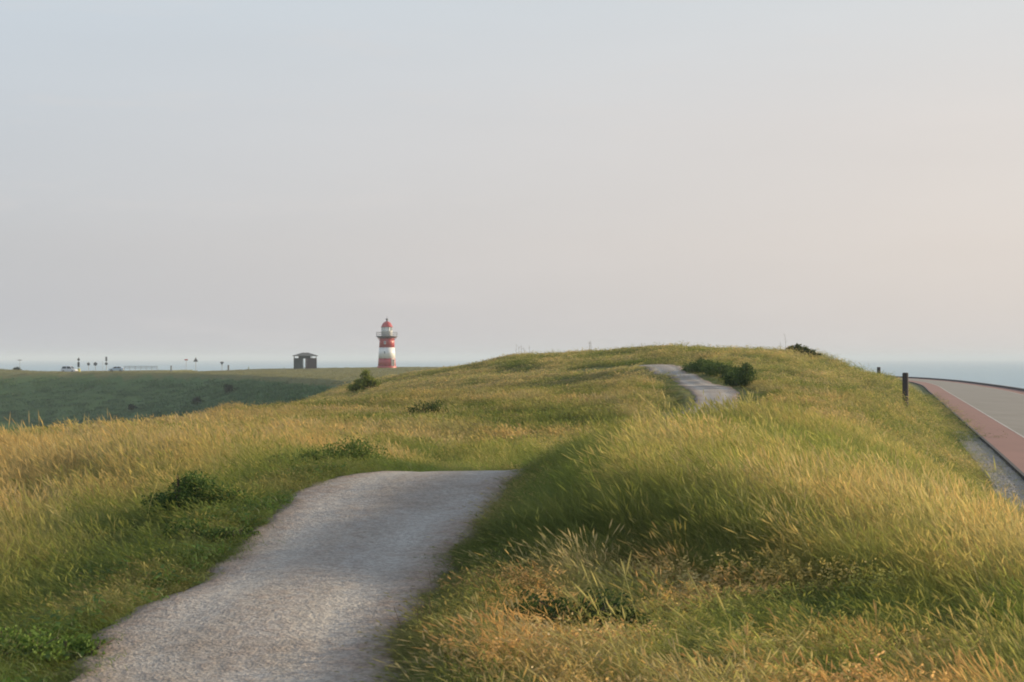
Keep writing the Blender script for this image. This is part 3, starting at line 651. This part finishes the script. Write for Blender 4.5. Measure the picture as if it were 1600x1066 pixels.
# ------------------------------------------------------------------ shrubs
M_bark = simple('shrub_bark', (.075, .055, .04), .9, noise=.3)
def shrub(name, label, px, py, Y, lobes, n, leaf, c0, c1, group=None, lean=(-.25, 0), cat='shrub', stems=9):
    """lobes: (dx, dy, dz, rx, ry, rz) in metres from the base"""
    x, y = W(px, Y), Y; z = gz(x, y)
    root = tag(empty(name, (x, y, z)), label, cat, group)
    V = []; Fc = []; Rn = []
    vol = [l[3] * l[4] * l[5] for l in lobes]; tot = sum(vol)
    for l, v in zip(lobes, vol):
        ncl = max(4, int(n / 16 * v / tot)); lr = random.Random(hash((px, len(lobes))) & 0xffff)
        for k in range(ncl):
            d = Vector((random.gauss(0, 1), random.gauss(0, 1), random.gauss(0, 1))).normalized() * (random.random() ** .4)
            cpt = Vector((l[0] + d.x * l[3], l[1] + d.y * l[4], l[2] + d.z * l[5]))
            cs = min(l[3], l[4], l[5]) * random.uniform(.18, .38); shade = random.random()
            for q in range(16):
                p = cpt + Vector((random.gauss(0, cs), random.gauss(0, cs), random.gauss(0, cs * .8)))
                if p.z < .02: p.z = random.uniform(.02, .12)
                nrm = Vector((random.gauss(lean[0], .8), random.gauss(lean[1], .8), random.gauss(.5, .6))).normalized()
                a_ = nrm.orthogonal().normalized(); a_.rotate(Matrix.Rotation(random.uniform(0, 6.28), 3, nrm)); b_ = nrm.cross(a_)
                L = leaf * random.uniform(.6, 1.35); i0 = len(V)
                V += [p - a_ * L * .5, p + b_ * L * .28, p + a_ * L * .5 - nrm * L * .1, p - b_ * L * .28]; Fc.append((i0, i0 + 1, i0 + 2, i0 + 3)); Rn += [min(1, max(0, shade * .7 + random.random() * .3))] * 4
    me = bpy.data.meshes.new('foliage'); me.from_pydata(V, [], Fc); me.update()
    me.attributes.new('rnd', 'FLOAT', 'POINT').data.foreach_set('value', Rn)
    link('foliage', me, leaf_mat(name + '_leaf', c0, c1), root)
    for k in range(stems):
        bm = bmesh.new(); l = random.choice(lobes); b0 = Vector((l[0] * .55 + random.gauss(0, .04), l[1] * .55 + random.gauss(0, .04), -.08))
        e = Vector((l[0] + random.gauss(0, l[3] * .5), l[1] + random.gauss(0, l[4] * .5), l[2] + random.uniform(.2, .9) * l[5]))
        mpt = (b0 + e) / 2 + Vector((random.gauss(0, .05), random.gauss(0, .05), .05)); rr_ = .012 + .004 * (e.z)
        tube(bm, b0, mpt, rr_, rr_ * .7, 5); tube(bm, mpt, e, rr_ * .7, rr_ * .3, 5)
        for q in range(2): tube(bm, mpt, mpt + (e - mpt) * .7 + Vector((random.gauss(0, l[3] * .3), random.gauss(0, l[4] * .3), random.uniform(0, l[5] * .5))), rr_ * .5, rr_ * .2, 4)
        bobj('branch', bm, M_bark, root)
    return root
DG0, DG1 = (.030, .062, .018), (.10, .145, .038)
# windswept pair beside the upper bend of the path
shrub('low_shrub', 'dark windswept shrub at the bend of the distant path, wider and flatter one', 1110, 578, 63,
      [(-.15, 4.6, .28, .5, 1.2, .26), (-.05, 2.2, .36, .6, 1.3, .30), (.15, 3.8, .60, .36, .6, .15), (.10, -.6, .30, .55, 1.3, .28), (.32, -3.2, .24, .5, 1.3, .24)], 7000, .085, DG0, DG1, stems=16)
shrub('low_shrub', 'dark rounded shrub beside the distant path, nearer and taller one', 1164, 606, 54.5,
      [(.0, .0, .42, .32, .4, .42), (.08, .2, .78, .16, .2, .16), (-.08, 1.8, .28, .45, .9, .27)], 6000, .08, DG0, DG1, stems=14)
shrub('low_shrub', 'small sparse olive shrub with reddish twigs right of the dark path shrubs', 1196, 602, 56,
      [(.0, 0, .20, .28, .25, .16), (.28, .1, .24, .16, .2, .10)], 700, .07, (.05, .06, .02), (.12, .12, .05), stems=10)
# on the sky line of the dune
shrub('low_shrub', 'dark shrub slanting down the dune skyline on the right', 1250, 552, 91,
      [(-.50, 0, .40, .40, .4, .18), (.05, 0, .36, .45, .4, .20), (.55, -.1, .20, .45, .3, .18), (.98, -.2, .0, .35, .3, .14), (-.15, 0, .60, .18, .2, .14)], 4200, .10, (.04, .06, .018), (.13, .15, .04), stems=16)
# hollow side
shrub('low_shrub', 'bright green bush in front of the dark dike slope below the lighthouse', 568, 604, 84,
      [(-.15, 0, .40, .42, .45, .36), (.12, .1, .95, .28, .3, .34), (-.62, -.1, .20, .38, .35, .2), (.62, .1, .48, .34, .35, .22), (.35, 0, .72, .25, .3, .2)], 4600, .10, (.07, .11, .025), (.32, .35, .08), stems=14)
shrub('low_shrub', 'dark spreading bush in the middle of the golden meadow left of the ridge', 668, 640, 46,
      [(-.1, 0, .34, .55, .35, .26), (.25, 0, .46, .30, .3, .26), (-.55, .1, .26, .3, .3, .2), (.66, -.1, .24, .22, .2, .2)], 3000, .055, (.035, .07, .018), (.12, .16, .045), stems=12)
# beside the near path
shrub('leafy_bush', 'dark leafy bush in the grass left of the near path', 308, 800, 14.2,
      [(0, 0, .20, .34, .28, .20), (-.10, .1, .34, .2, .2, .12), (.30, -.05, .16, .24, .22, .15), (.50, -.25, .10, .24, .22, .10), (-.30, -.1, .15, .2, .2, .13)], 6000, .034, (.03, .065, .016), (.13, .20, .05), stems=12)
shrub('leafy_bush', 'green leafy bush at the crest of the near path on its left', 560, 712, 20.2,
      [(0, 0, .26, .42, .3, .24), (-.5, -.3, .2, .35, .3, .2), (-.95, -.8, .16, .35, .3, .17)], 5200, .040, (.06, .115, .025), (.20, .26, .07), stems=12)
shrub('leafy_bush', 'low bright green bush at the lower left beside the gravel path', 40, 1030, 8.0,
      [(0, 0, .07, .26, .22, .09), (-.3, .1, .09, .22, .2, .1), (.28, .18, .05, .16, .15, .06)], 3600, .030, (.07, .13, .025), (.18, .27, .06), stems=8)
shrub('leafy_bush', 'small dark clump at the left edge of the gravel path below the dark bush', 345, 850, 12.2,
      [(0, 0, .08, .20, .2, .10), (-.3, .15, .10, .22, .2, .11), (.14, .3, .06, .14, .16, .08)], 2400, .032, (.035, .07, .018), (.12, .18, .045), stems=8)
shrub('leafy_bush', 'dark low bush added for a shaded hollow in the orange flowering grass at the bottom', 940, 1010, 8.8,
      [(0, 0, .12, .16, .16, .14), (-.35, .1, .10, .22, .2, .12), (.18, -.05, .09, .14, .14, .1)], 2600, .030, (.022, .045, .014), (.075, .115, .03), stems=8)  # leaves added and coloured dark for the shade in a hollow between tufts
# shrubs dotted over the far slope
for lab, px, Y, s in [('small dark shrub high on the shaded dike slope below the silver cars', 207, 284, 1.0), ('larger dark shrub on the shaded dike slope below the triangular signs', 357, 266, 1.5), ('faint dark shrub low on the shaded dike slope left of the larger one', 308, 268, 1.1)]:
    shrub('low_shrub', lab, px, 600, Y, [(0, 0, .5 * s, .9 * s, .7 * s, .6 * s), (.9 * s, 0, .3 * s, .7 * s, .5 * s, .4 * s)], 900, .30, (.016, .030, .014), (.04, .06, .025), group='shrubs on the far dike slope', stems=6)
shrub('low_shrub', 'tiny dark shrub on the dike top at the far left under the street lamp', 27, 578, 350, [(0, 0, .45, .8, .6, .45)], 500, .3, (.02, .035, .018), (.05, .065, .03), stems=5)

# dry stems
M_stem = simple('dry_stem', (.16, .12, .07), .9, noise=.25)
def dead_plant(label, px, Y, stems, cat='plant', group=None, spread=.1, r0=.006, twigs=3):
    x, y = W(px, Y), Y; root = tag(empty('dry_plant', (x, y, gz(x, y))), label, cat, group)
    for h in stems:
        bm = bmesh.new(); b0 = Vector((random.gauss(0, spread), random.gauss(0, spread), -.04)); top = b0 + Vector((random.gauss(-.10, .06) * h, random.gauss(0, .05) * h, h))
        m1 = b0.lerp(top, .5) + Vector((random.gauss(0, .02), 0, 0)); tube(bm, b0, m1, r0, r0 * .8, 5); tube(bm, m1, top, r0 * .8, r0 * .5, 5)
        for k in range(twigs):
            q = b0.lerp(top, random.uniform(.55, 1)); tube(bm, q, q + Vector((random.gauss(0, .09), random.gauss(0, .09), random.uniform(.05, .16))) * h, r0 * .6, r0 * .3, 4)
        bobj('stem', bm, M_stem, root)
    return root
dead_plant('three thin dry stalks standing on the ridge skyline left of centre', 924, 96, [.95, .85, 1.0], spread=.28, r0=.010)
dead_plant('tall thin dry stalk on the skyline left of the slanting dark shrub', 1223, 90, [1.3, .8], spread=.12, r0=.010)
dead_plant('row of dry stalks on the ridge skyline right of the lighthouse', 812, 99, [.8, .9, .7, .85, .95], spread=.45, r0=.010)
dead_plant('sparse twiggy plant growing at the right edge of the gravel path', 700, 10.35, [.16, .2, .13, .18, .22, .15], spread=.08, r0=.0022, twigs=6)
dead_plant('pale dry stems leaning over the right path edge near the bottom', 648, 8.6, [.28, .32, .25, .3], spread=.07, r0=.0025, twigs=5)

# ------------------------------------------------------------------ marker posts by the road
M_post = simple('tarred_timber', (.045, .038, .038), .85, noise=.35, scale=6, bump=.4)
M_cap = simple('post_top', (.10, .09, .085), .9, noise=.3)
def post(label, x, y, z0, h, r):
    root = tag(empty('marker_post', (x, y, z0)), label, 'post', 'dark timber posts beside the road')
    bm = bmesh.new(); lathe(bm, [(r, -.35), (r * 1.0, .02), (r * .99, h * .55), (r * .97, h - .05), (r * .90, h)], 12); bobj('shaft', bm, M_post, root)
    bm = bmesh.new(); lathe(bm, [(r * .90, h + .001), (r * .70, h + .018), (.01, h + .024)], 12); bobj('post_cap', bm, M_cap, root)
x, y = W(1414.5, 70), 70; post('thick dark timber post standing in the grass beside the red cycle lane', x, y, gz(x, y), Z(583, 70) - gz(x, y), .155)
x, y = W(1373, 150), 150; post('small distant dark post showing over the dune shoulder against the sea', x, y, gz(x, y), Z(574, 150) - gz(x, y), .20)

# ------------------------------------------------------------------ lighthouse
M_lred = simple('red_paint', (.42, .055, .055), .45, noise=.15, scale=.5); M_lwhite = simple('white_paint', (.78, .78, .76), .45, noise=.06, scale=.5)
M_iron = simple('grey_iron', (.14, .145, .15), .5, noise=.2); M_glass = simple('lantern_glass', (.25, .30, .32), .08, noise=.05); M_dark = simple('dark_opening', (.03, .03, .035), .6)
lx, ly = W(604.5, 430), 430; lz = gz(lx, ly) + .3
LH = tag(empty('lighthouse', (lx, ly, lz)), 'round lighthouse with red and white bands and a red dome on the dike', 'lighthouse')
def ringpart(name, prof, m, par=LH, seg=40, smooth=True):
    bm = bmesh.new(); lathe(bm, prof, seg); o = bobj(name, bm, m, par, smooth=False)
    if smooth:
        for p_ in o.data.polygons: p_.use_smooth = abs(p_.normal.z) < .6
    return o
ringpart('plinth', [(2.95, -1.0), (2.95, .35), (2.85, .45)], M_lred)
r_at = lambda z: 2.75 - .06 * z
o = ringpart('tower_band', [(r_at(.45), .45), (r_at(2.7), 2.7)], M_lred); o['label'] = 'lowest red band'
o = ringpart('tower_band', [(r_at(2.7) - .004, 2.7), (r_at(6.2) - .004, 6.2)], M_lwhite); o['label'] = 'white middle band'
o = ringpart('tower_band', [(r_at(6.2), 6.2), (r_at(9.1), 9.1)], M_lred); o['label'] = 'upper red band'
for zz in (.45, 2.7, 4.45, 6.2, 7.7):   # flanges between the cast-iron rings
    ringpart('flange', [(r_at(zz) + .015, zz - .05), (r_at(zz) + .05, zz - .03), (r_at(zz) + .05, zz + .03), (r_at(zz) + .015, zz + .05)], M_lwhite if 2.7 < zz < 6 else M_lred)
ringpart('gallery', [(r_at(9.1), 8.9), (2.55, 9.1), (3.2, 9.4), (3.28, 9.42), (3.28, 9.62), (3.2, 9.64)], M_iron)
for k in range(12):
    a = 2 * math.pi * k / 12; bm = bmesh.new(); ca, sa = math.cos(a), math.sin(a)
    tube(bm, (r_at(8.4) * ca, r_at(8.4) * sa, 8.3), (3.05 * ca, 3.05 * sa, 9.38), .06, .06, 6); bobj('bracket', bm, M_lred, LH)
RAIL = []
rail = None
for zz, rr_ in ((10.75, .045), (10.15, .03)):
    bm = bmesh.new()
    for k in range(32):
        a, b2 = 2 * math.pi * k / 32, 2 * math.pi * (k + 1) / 32
        tube(bm, (3.2 * math.cos(a), 3.2 * math.sin(a), zz), (3.2 * math.cos(b2), 3.2 * math.sin(b2), zz), rr_, rr_, 5)
    if rail is None: rail = bobj('railing', bm, M_iron, LH)
    else: bobj('middle_rail', bm, M_iron, rail)
for k in range(16):
    a = 2 * math.pi * k / 16; bm = bmesh.new(); tube(bm, (3.2 * math.cos(a), 3.2 * math.sin(a), 9.63), (3.2 * math.cos(a), 3.2 * math.sin(a), 10.85), .04, .035, 6); bobj('baluster', bm, M_iron, rail)
ringpart('lantern_room', [(1.72, 9.64), (1.72, 11.1), (1.78, 11.14), (1.78, 11.22)], M_lwhite)
gl_ = ringpart('lantern_glazing', [(1.62, 11.22), (1.62, 12.35)], M_glass)
for k in range(12):
    a = 2 * math.pi * k / 12; bm = bmesh.new(); tube(bm, (1.67 * math.cos(a), 1.67 * math.sin(a), 11.2), (1.67 * math.cos(a), 1.67 * math.sin(a), 12.4), .06, .06, 6); bobj('glazing_bar', bm, M_lwhite, gl_)
bm = bmesh.new()
for k in range(8):   # white blind panels round most of the lantern
    a0, a1 = 2 * math.pi * (k + 6) / 16 + .03, 2 * math.pi * (k + 7) / 16 - .03
    vs_ = [bm.verts.new((1.645 * math.cos(a), 1.645 * math.sin(a), z)) for a, z in ((a0, 11.24), (a1, 11.24), (a1, 12.33), (a0, 12.33))]; bm.faces.new(vs_)
bobj('blind_panel', bm, M_lwhite, gl_)
dome = ringpart('dome', [(1.86, 12.36), (1.86, 12.5), (1.66, 12.62), (1.52, 13.05), (1.24, 13.52), (.82, 13.9), (.36, 14.12)], M_lred)
ringpart('ventilator', [(.22, 14.1), (.22, 14.55), (.38, 14.62), (.40, 14.82), (.30, 14.98), (.06, 15.08)], M_iron, dome, 16)
bm = bmesh.new(); tube(bm, (0, 0, 15.05), (0, 0, 15.9), .05, .03, 6); bobj('lightning_rod', bm, M_iron, dome)
for zz, a in ((4.6, -1.75), (7.6, -1.75)):
    rr_ = r_at(zz) + .02; wn = empty('window', (rr_ * math.cos(a), rr_ * math.sin(a), zz), a); wn.parent = LH
    bm = bmesh.new(); box(bm, -.1, .06, -.30, .30, -.45, .45, .02); bobj('frame', bm, M_lwhite, wn)
    bm = bmesh.new(); box(bm, -.05, .075, -.2, .2, -.35, .35); bobj('pane', bm, M_glass, wn)
a = -.7; rr_ = r_at(1.3); dr = empty('door', (rr_ * math.cos(a), rr_ * math.sin(a), .45), a); dr.parent = LH
bm = bmesh.new(); box(bm, -.25, .12, -.6, .6, 0, 2.2, .03); bobj('door_frame', bm, M_lwhite, dr)
bm = bmesh.new(); box(bm, -.2, .15, -.48, .48, 0, 2.06, .02); bobj('door_leaf', bm, M_dark, dr)

# ------------------------------------------------------------------ shelter
M_wood = simple('weathered_wood', (.055, .070, .070), .9, noise=.3, scale=2); M_roof = simple('felt_roof', (.10, .105, .10), .9, noise=.2); M_wood2 = simple('brown_wood', (.085, .060, .060), .9, noise=.3, scale=2)
hx, hy = W(477, 418), 418; hz = gz(hx, hy) - .05
HT = tag(empty('shelter', (hx, hy, hz), R(8)), 'dark wooden shelter with low hipped roof standing on the dike', 'shelter')
bm = bmesh.new()
e = [(-3.75, -3.0, 3.98), (3.75, -3.0, 3.98), (3.75, 3.0, 3.98), (-3.75, 3.0, 3.98)]; top = [(-.9, -.35, 4.86), (.9, -.35, 4.86), (.9, .35, 4.86), (-.9, .35, 4.86)]
lo = [(x_, y_, z_ - .16) for x_, y_, z_ in e]; V_ = [bm.verts.new(p_) for p_ in lo + e + top]
bm.faces.new(V_[0:4][::-1]); bm.faces.new(V_[8:12])
for k in range(4): bm.faces.new((V_[k], V_[(k + 1) % 4], V_[4 + (k + 1) % 4], V_[4 + k])); bm.faces.new((V_[4 + k], V_[4 + (k + 1) % 4], V_[8 + (k + 1) % 4], V_[8 + k]))
bobj('roof', bm, M_roof, HT)
def wallpanel(x0, x1, y0, z1, m, n, along='x'):
    bm = bmesh.new()
    for k in range(n):
        a0 = x0 + (x1 - x0) * k / n + .012; a1 = x0 + (x1 - x0) * (k + 1) / n - .012; dp = random.uniform(0, .02)
        if along == 'x': box(bm, a0, a1, y0 - dp, y0 + .08, -.3, z1)
        else: box(bm, y0 - dp, y0 + .08, a0, a1, -.3, z1)
    box(bm, *( (x0, x1, y0 + .082, y0 + .14, .5, .65) if along == 'x' else (y0 + .082, y0 + .14, x0, x1, .5, .65)))
    return bobj('wall', bm, m, HT)
wallpanel(-3.3, -.55, -2.45, 3.25, M_wood, 12); wallpanel(.05, 3.3, -2.45, 3.25, M_wood2, 14)
wallpanel(-2.4, 2.4, -3.36, 3.25, M_wood, 16, 'y'); wallpanel(-2.4, 2.4, 3.30, 3.25, M_wood, 16, 'y')
bm = bmesh.new(); box(bm, -1.9, 1.6, -2.36, -2.28, 3.1, 3.84); bobj('lintel_board', bm, M_wood, HT)
wallpanel(-3.3, -.9, 2.45, 3.25, M_wood, 10); wallpanel(.25, 3.3, 2.45, 3.25, M_wood, 12)
for px_, py_ in ((-3.25, -2.35), (-.62, -2.35), (.12, -2.35), (3.2, -2.35), (-3.25, 2.35), (3.2, 2.35), (-1.9, 0), (1.9, 0)):
    bm = bmesh.new(); box(bm, px_ - .09, px_ + .09, py_ - .09, py_ + .09, -.3, 3.86, .01); bobj('post', bm, M_wood, HT)
bm = bmesh.new(); box(bm, -2.2, 2.2, .9, 1.35, .42, .5); [box(bm, s - .05, s + .05, .95, 1.3, -.2, .42) for s in (-2, 0, 2)]; bobj('bench', bm, M_wood2, HT)

# ------------------------------------------------------------------ cars
M_tyre = simple('tyre', (.02, .02, .022), .9); M_rim = simple('rim', (.35, .36, .37), .35, .8); M_win = simple('car_glass', (.02, .025, .03), .06); M_lamp = simple('lamp_lens', (.75, .75, .72), .15); M_tail = simple('tail_lens', (.35, .02, .02), .2); M_trim = simple('black_trim', (.025, .025, .028), .6)
def car(label, px, Y, rz, paint, lower, green, L=4.3, Wd=1.76):
    """lower: body outline (x, z); green: glasshouse outline"""
    x, y = W(px, Y), Y; z = gz(x, y); root = tag(empty('parked_car', (x, y, z), rz), label, 'car', 'cars parked on the dike')
    m = simple('car_paint', paint, .28, .35, noise=.03)
    def prism(name, prof, w0, w1, zsplit, mt, par):
        bm = bmesh.new(); n = len(prof); ra = []; rb = []
        for (px_, pz_) in prof:
            wd = w0 if pz_ <= zsplit else w1
            ra.append(bm.verts.new((px_, -wd / 2, pz_))); rb.append(bm.verts.new((px_, wd / 2, pz_)))
        for k in range(n): bm.faces.new((ra[k], ra[(k + 1) % n], rb[(k + 1) % n], rb[k]))
        bm.faces.new(ra[::-1]); bm.faces.new(rb)
        bmesh.ops.bevel(bm, geom=list(bm.edges), offset=.045, segments=2, affect='EDGES', clamp_overlap=True)
        return bobj(name, bm, mt, par, smooth=False)
    body = prism('body', lower, Wd, Wd * .97, .8, m, root)
    zb, zt = green[0][1], max(p_[1] for p_ in green)
    roof = prism('roof', green, Wd * .94, Wd * .78, zb + .05, m, root)
    # windows: inset side glass, front and rear screens
    cxg = sum(p_[0] for p_ in green) / 4; czg = (zb + zt) / 2
    for s in (-1, 1):
        for (f0, f1) in ((.06, .47), (.53, .95)):
            bm = bmesh.new()
            def gp(u_, v_):
                xb = green[0][0] + (green[3][0] - green[0][0]) * u_; xt = green[1][0] + (green[2][0] - green[1][0]) * u_
                hw = (Wd * .94 + (Wd * .78 - Wd * .94) * v_) / 2 + .012
                return (xb + (xt - xb) * v_, s * hw, zb + (zt - zb) * v_)
            bm.faces.new([bm.verts.new(gp(*q_)) for q_ in ((f0, .12), (f1, .12), (f1, .86), (f0, .86))])
            bobj('window', bm, M_win, root)
    for u_, nm in ((0, 'windscreen'), (1, 'rear_window')):
        bm = bmesh.new(); o_ = -.015 if u_ == 0 else .015
        def fp(sy, v_):
            xb, xt = (green[0][0], green[1][0]) if u_ == 0 else (green[3][0], green[2][0]); hw = (Wd * .94 + (Wd * .78 - Wd * .94) * v_) / 2 * .88
            return (xb + (xt - xb) * v_ + o_, sy * hw, zb + (zt - zb) * v_ + .012)
        bm.faces.new([bm.verts.new(fp(*q_)) for q_ in ((-1, .1), (1, .1), (1, .88), (-1, .88))]); bobj(nm, bm, M_win, root)
    x0, x1 = min(p_[0] for p_ in lower), max(p_[0] for p_ in lower)
    for xs in (x0 + .82, x1 - .78):
        for s in (-1, 1):
            bm = bmesh.new(); tube(bm, (xs, s * (Wd / 2 - .17), .31), (xs, s * (Wd / 2 + .015), .31), .31, .31, 20); wh = bobj('wheel', bm, M_tyre, root)
            bm = bmesh.new(); tube(bm, (xs, s * (Wd / 2 - .05), .31), (xs, s * (Wd / 2 + .025), .31), .20, .18, 14); bobj('rim', bm, M_rim, wh)
    for s in (-1, 1):
        bm = bmesh.new(); box(bm, x0 - .012, x0 + .12, s * .62 - .17, s * .62 + .17, .62, .76, .02); bobj('headlight', bm, M_lamp, root)
        bm = bmesh.new(); box(bm, x1 - .12, x1 + .012, s * .66 - .12, s * .66 + .12, .70, .92, .02); bobj('tail_light', bm, M_tail, root)
        bm = bmesh.new(); box(bm, green[0][0] + .1, green[0][0] + .28, s * (Wd / 2 + .08) - .07, s * (Wd / 2 + .08) + .07, .92, 1.05, .03); bobj('mirror', bm, m, root)
    bm = bmesh.new(); box(bm, x0 - .03, x0 + .15, -Wd / 2 * .9, Wd / 2 * .9, .26, .42, .03); bobj('bumper', bm, M_trim, root)
    bm = bmesh.new(); box(bm, x1 - .15, x1 + .03, -Wd / 2 * .9, Wd / 2 * .9, .28, .44, .03); bobj('bumper', bm, M_trim, root)
    return root
car('taller silver car with dark windows, left of the two parked on the dike', 108.5, 372, R(172), (.62, .66, .72), [(-2.0, .26), (2.0, .28), (2.05, .8), (1.98, 1.02), (-.95, 1.0), (-1.85, .86), (-2.05, .6)],
    [(-1.25, .98), (-.45, 1.72), (1.55, 1.74), (1.95, 1.0)], 4.1, 1.8)
car('low blue silver car with curved roof, right of the two parked on the dike', 182, 400, R(6), (.44, .56, .68), [(-2.0, .24), (1.9, .26), (2.0, .7), (1.9, .96), (-.9, .92), (-1.8, .80), (-2.05, .55)],
    [(-1.2, .90), (-.35, 1.42), (.95, 1.44), (1.75, .94)], 4.0, 1.72)

# ------------------------------------------------------------------ signs, poles, bollards and the railing on the dike
M_pole = simple('galvanised_pole', (.30, .31, .32), .5, .4); M_back = simple('sign_back', (.13, .14, .15), .55, .2); M_face = simple('sign_face', (.70, .70, .70), .4); M_redp = simple('sign_red', (.50, .05, .05), .4); M_yel = simple('yellow_plastic', (.62, .55, .12), .45); M_blue = simple('sign_blue', (.05, .12, .40), .4); M_blk = simple('dark_panel', (.05, .06, .07), .6)
def sign(name, label, px, Y, top_py, plates, r=.065, group=None, cat='sign', pole_m=None):
    """plates: (shape, centre py, half size in photo px)"""
    x, y = W(px, Y), Y; z = gz(x, y); k = Y / F; root = tag(empty(name, (x, y, z)), label, cat, group)
    bm = bmesh.new(); tube(bm, (0, 0, -.4), (0, 0, Z(top_py, Y) - z), r, r, 8); bobj('pole', bm, pole_m or M_pole, root)
    for shp, py, hs in plates:
        zc = Z(py, Y) - z; s = hs * k; bm = bmesh.new(); yb = -r - .03
        if shp == 'disc': tube(bm, (0, yb - .015, zc), (0, yb + .015, zc), s, s, 24)
        elif shp in ('tri', 'yield'):
            d = 1 if shp == 'tri' else -1; pts = [(-s, -s * .75 * d), (s, -s * .75 * d), (0, s * d)]
            A_ = [bm.verts.new((a, yb - .015, zc + b2)) for a, b2 in pts]; B_ = [bm.verts.new((a, yb + .015, zc + b2)) for a, b2 in pts]
            bm.faces.new(A_); bm.faces.new(B_[::-1]); [bm.faces.new((A_[i], A_[(i + 1) % 3], B_[(i + 1) % 3], B_[i])) for i in range(3)]
        elif isinstance(shp, tuple): box(bm, -s, s, yb - .02, yb + .02, zc - shp[1] * k, zc + shp[1] * k, .01)
        bobj('sign_plate', bm, M_redp if (isinstance(shp, tuple) and shp[0] == 'red') else M_back, root)
        bm = bmesh.new(); box(bm, -.06, .06, yb + .016, .05, zc - .04, zc + .04); bobj('clamp', bm, M_pole, root)
    return root
sign('road_sign', 'round dark sign nearest the taller silver car, slightly smaller of two', 138.5, 390, 566, [('disc', 569, 2.3)], group='round road signs on the dike')
sign('road_sign', 'round dark sign on a pole, right of the smaller one, before the blue car', 149.3, 390, 565.5, [('disc', 569, 2.8)], group='round road signs on the dike')
sign('road_sign', 'pole with a narrow upper plate above a small round sign left of the blue car', 166.3, 392, 557.5, [(('back', 3.4), 561, 1.4), ('disc', 568.5, 2.3)])
sign('road_sign', 'warning triangle sign on a thin pole between the blue car and the shelter', 306, 395, 558, [('tri', 562.5, 3.8)])
sign('road_sign', 'inverted triangle sign beside a short bollard left of the shelter', 347, 395, 564.5, [('yield', 568, 3.2)])
sign('road_sign', 'thin pole with a small red top plate left of the warning triangle', 291, 395, 561, [(('red', 1.0), 562.4, 2.6)], r=.04)
# traffic-island column: yellow base, tall dark panel
x, y = W(123, 385), 385; z = gz(x, y); k = 385 / F; root = tag(empty('island_column', (x, y, z)), 'dark tall panel on a yellow traffic column beside the taller car', 'traffic column')
bm = bmesh.new(); box(bm, -.28, .42, -.25, .25, -.3, Z(576, 385) - z, .06); bobj('yellow_base', bm, M_yel, root)
bm = bmesh.new(); tube(bm, (0, 0, Z(576, 385) - z), (0, 0, Z(558.5, 385) - z), .07, .07, 8); bobj('pole', bm, M_back, root)
bm = bmesh.new(); box(bm, -.30, .30, -.12, -.07, Z(573.5, 385) - z, Z(566, 385) - z, .02); bobj('sign_plate', bm, M_blk, root)
bm = bmesh.new(); tube(bm, (0, -.12, Z(562, 385) - z), (0, -.07, Z(562, 385) - z), .34, .34, 20); bobj('sign_plate', bm, M_blk, root)
sign('lamp_post', 'plain thin pole standing just left of the double sign', 160.5, 392, 565, [], r=.035, cat='pole')
# lamp at the far left
x, y = W(31, 420), 420; z = gz(x, y); root = tag(empty('street_lamp', (x, y, z)), 'thin street lamp with a flat wide head at the far left', 'street lamp')
bm = bmesh.new(); tube(bm, (0, 0, -.3), (0, 0, Z(563.6, 420) - z), .06, .045, 8); bobj('pole', bm, M_pole, root)
bm = bmesh.new(); zc = Z(563, 420) - z; lathe(bm, [(.06, zc - .12), (.75, zc - .02), (.78, zc + .05), (.3, zc + .16), (.05, zc + .2)], 20); bobj('lamp_head', bm, M_pole, root)
def bollard(label, px, Y, top, hw):
    x, y = W(px, Y), Y; z = gz(x, y); h = Z(top, Y) - z; root = tag(empty('bollard', (x, y, z)), label, 'bollard', 'short bollards on the dike')
    bm = bmesh.new(); lathe(bm, [(hw, -.3), (hw, h - .3), (hw * .95, h - .28)], 12); bobj('shaft', bm, M_back, root)
    bm = bmesh.new(); lathe(bm, [(hw * .96, h - .279), (hw * .96, h - .08), (hw * .5, h)], 12); bobj('bollard_cap', bm, M_trim, root)
bollard('short thin bollard alone left of the red topped pole', 267.5, 385, 571.5, .19); bollard('short thicker bollard beside the inverted triangle sign', 357, 385, 570.5, .24)
# low railing
fx0, fx1, fy = W(194, 395), W(246, 395), 395; root = tag(empty('railing', ((fx0 + fx1) / 2, fy, gz((fx0 + fx1) / 2, fy))), 'low grey metal railing running right from the blue car', 'railing'); zr = root.location.z
hl = (fx1 - fx0) / 2
for zz in (Z(575, 395) - zr, Z(572.6, 395) - zr):
    bm = bmesh.new(); tube(bm, (-hl, 0, zz), (hl, 0, zz), .075, .075, 6); bobj('rail', bm, M_pole, root)
for k in range(7):
    xx = -hl + 2 * hl * k / 6; bm = bmesh.new(); tube(bm, (xx, 0, -.3), (xx, 0, Z(572.2, 395) - zr), .05, .05, 6); bobj('post', bm, M_pole, root)
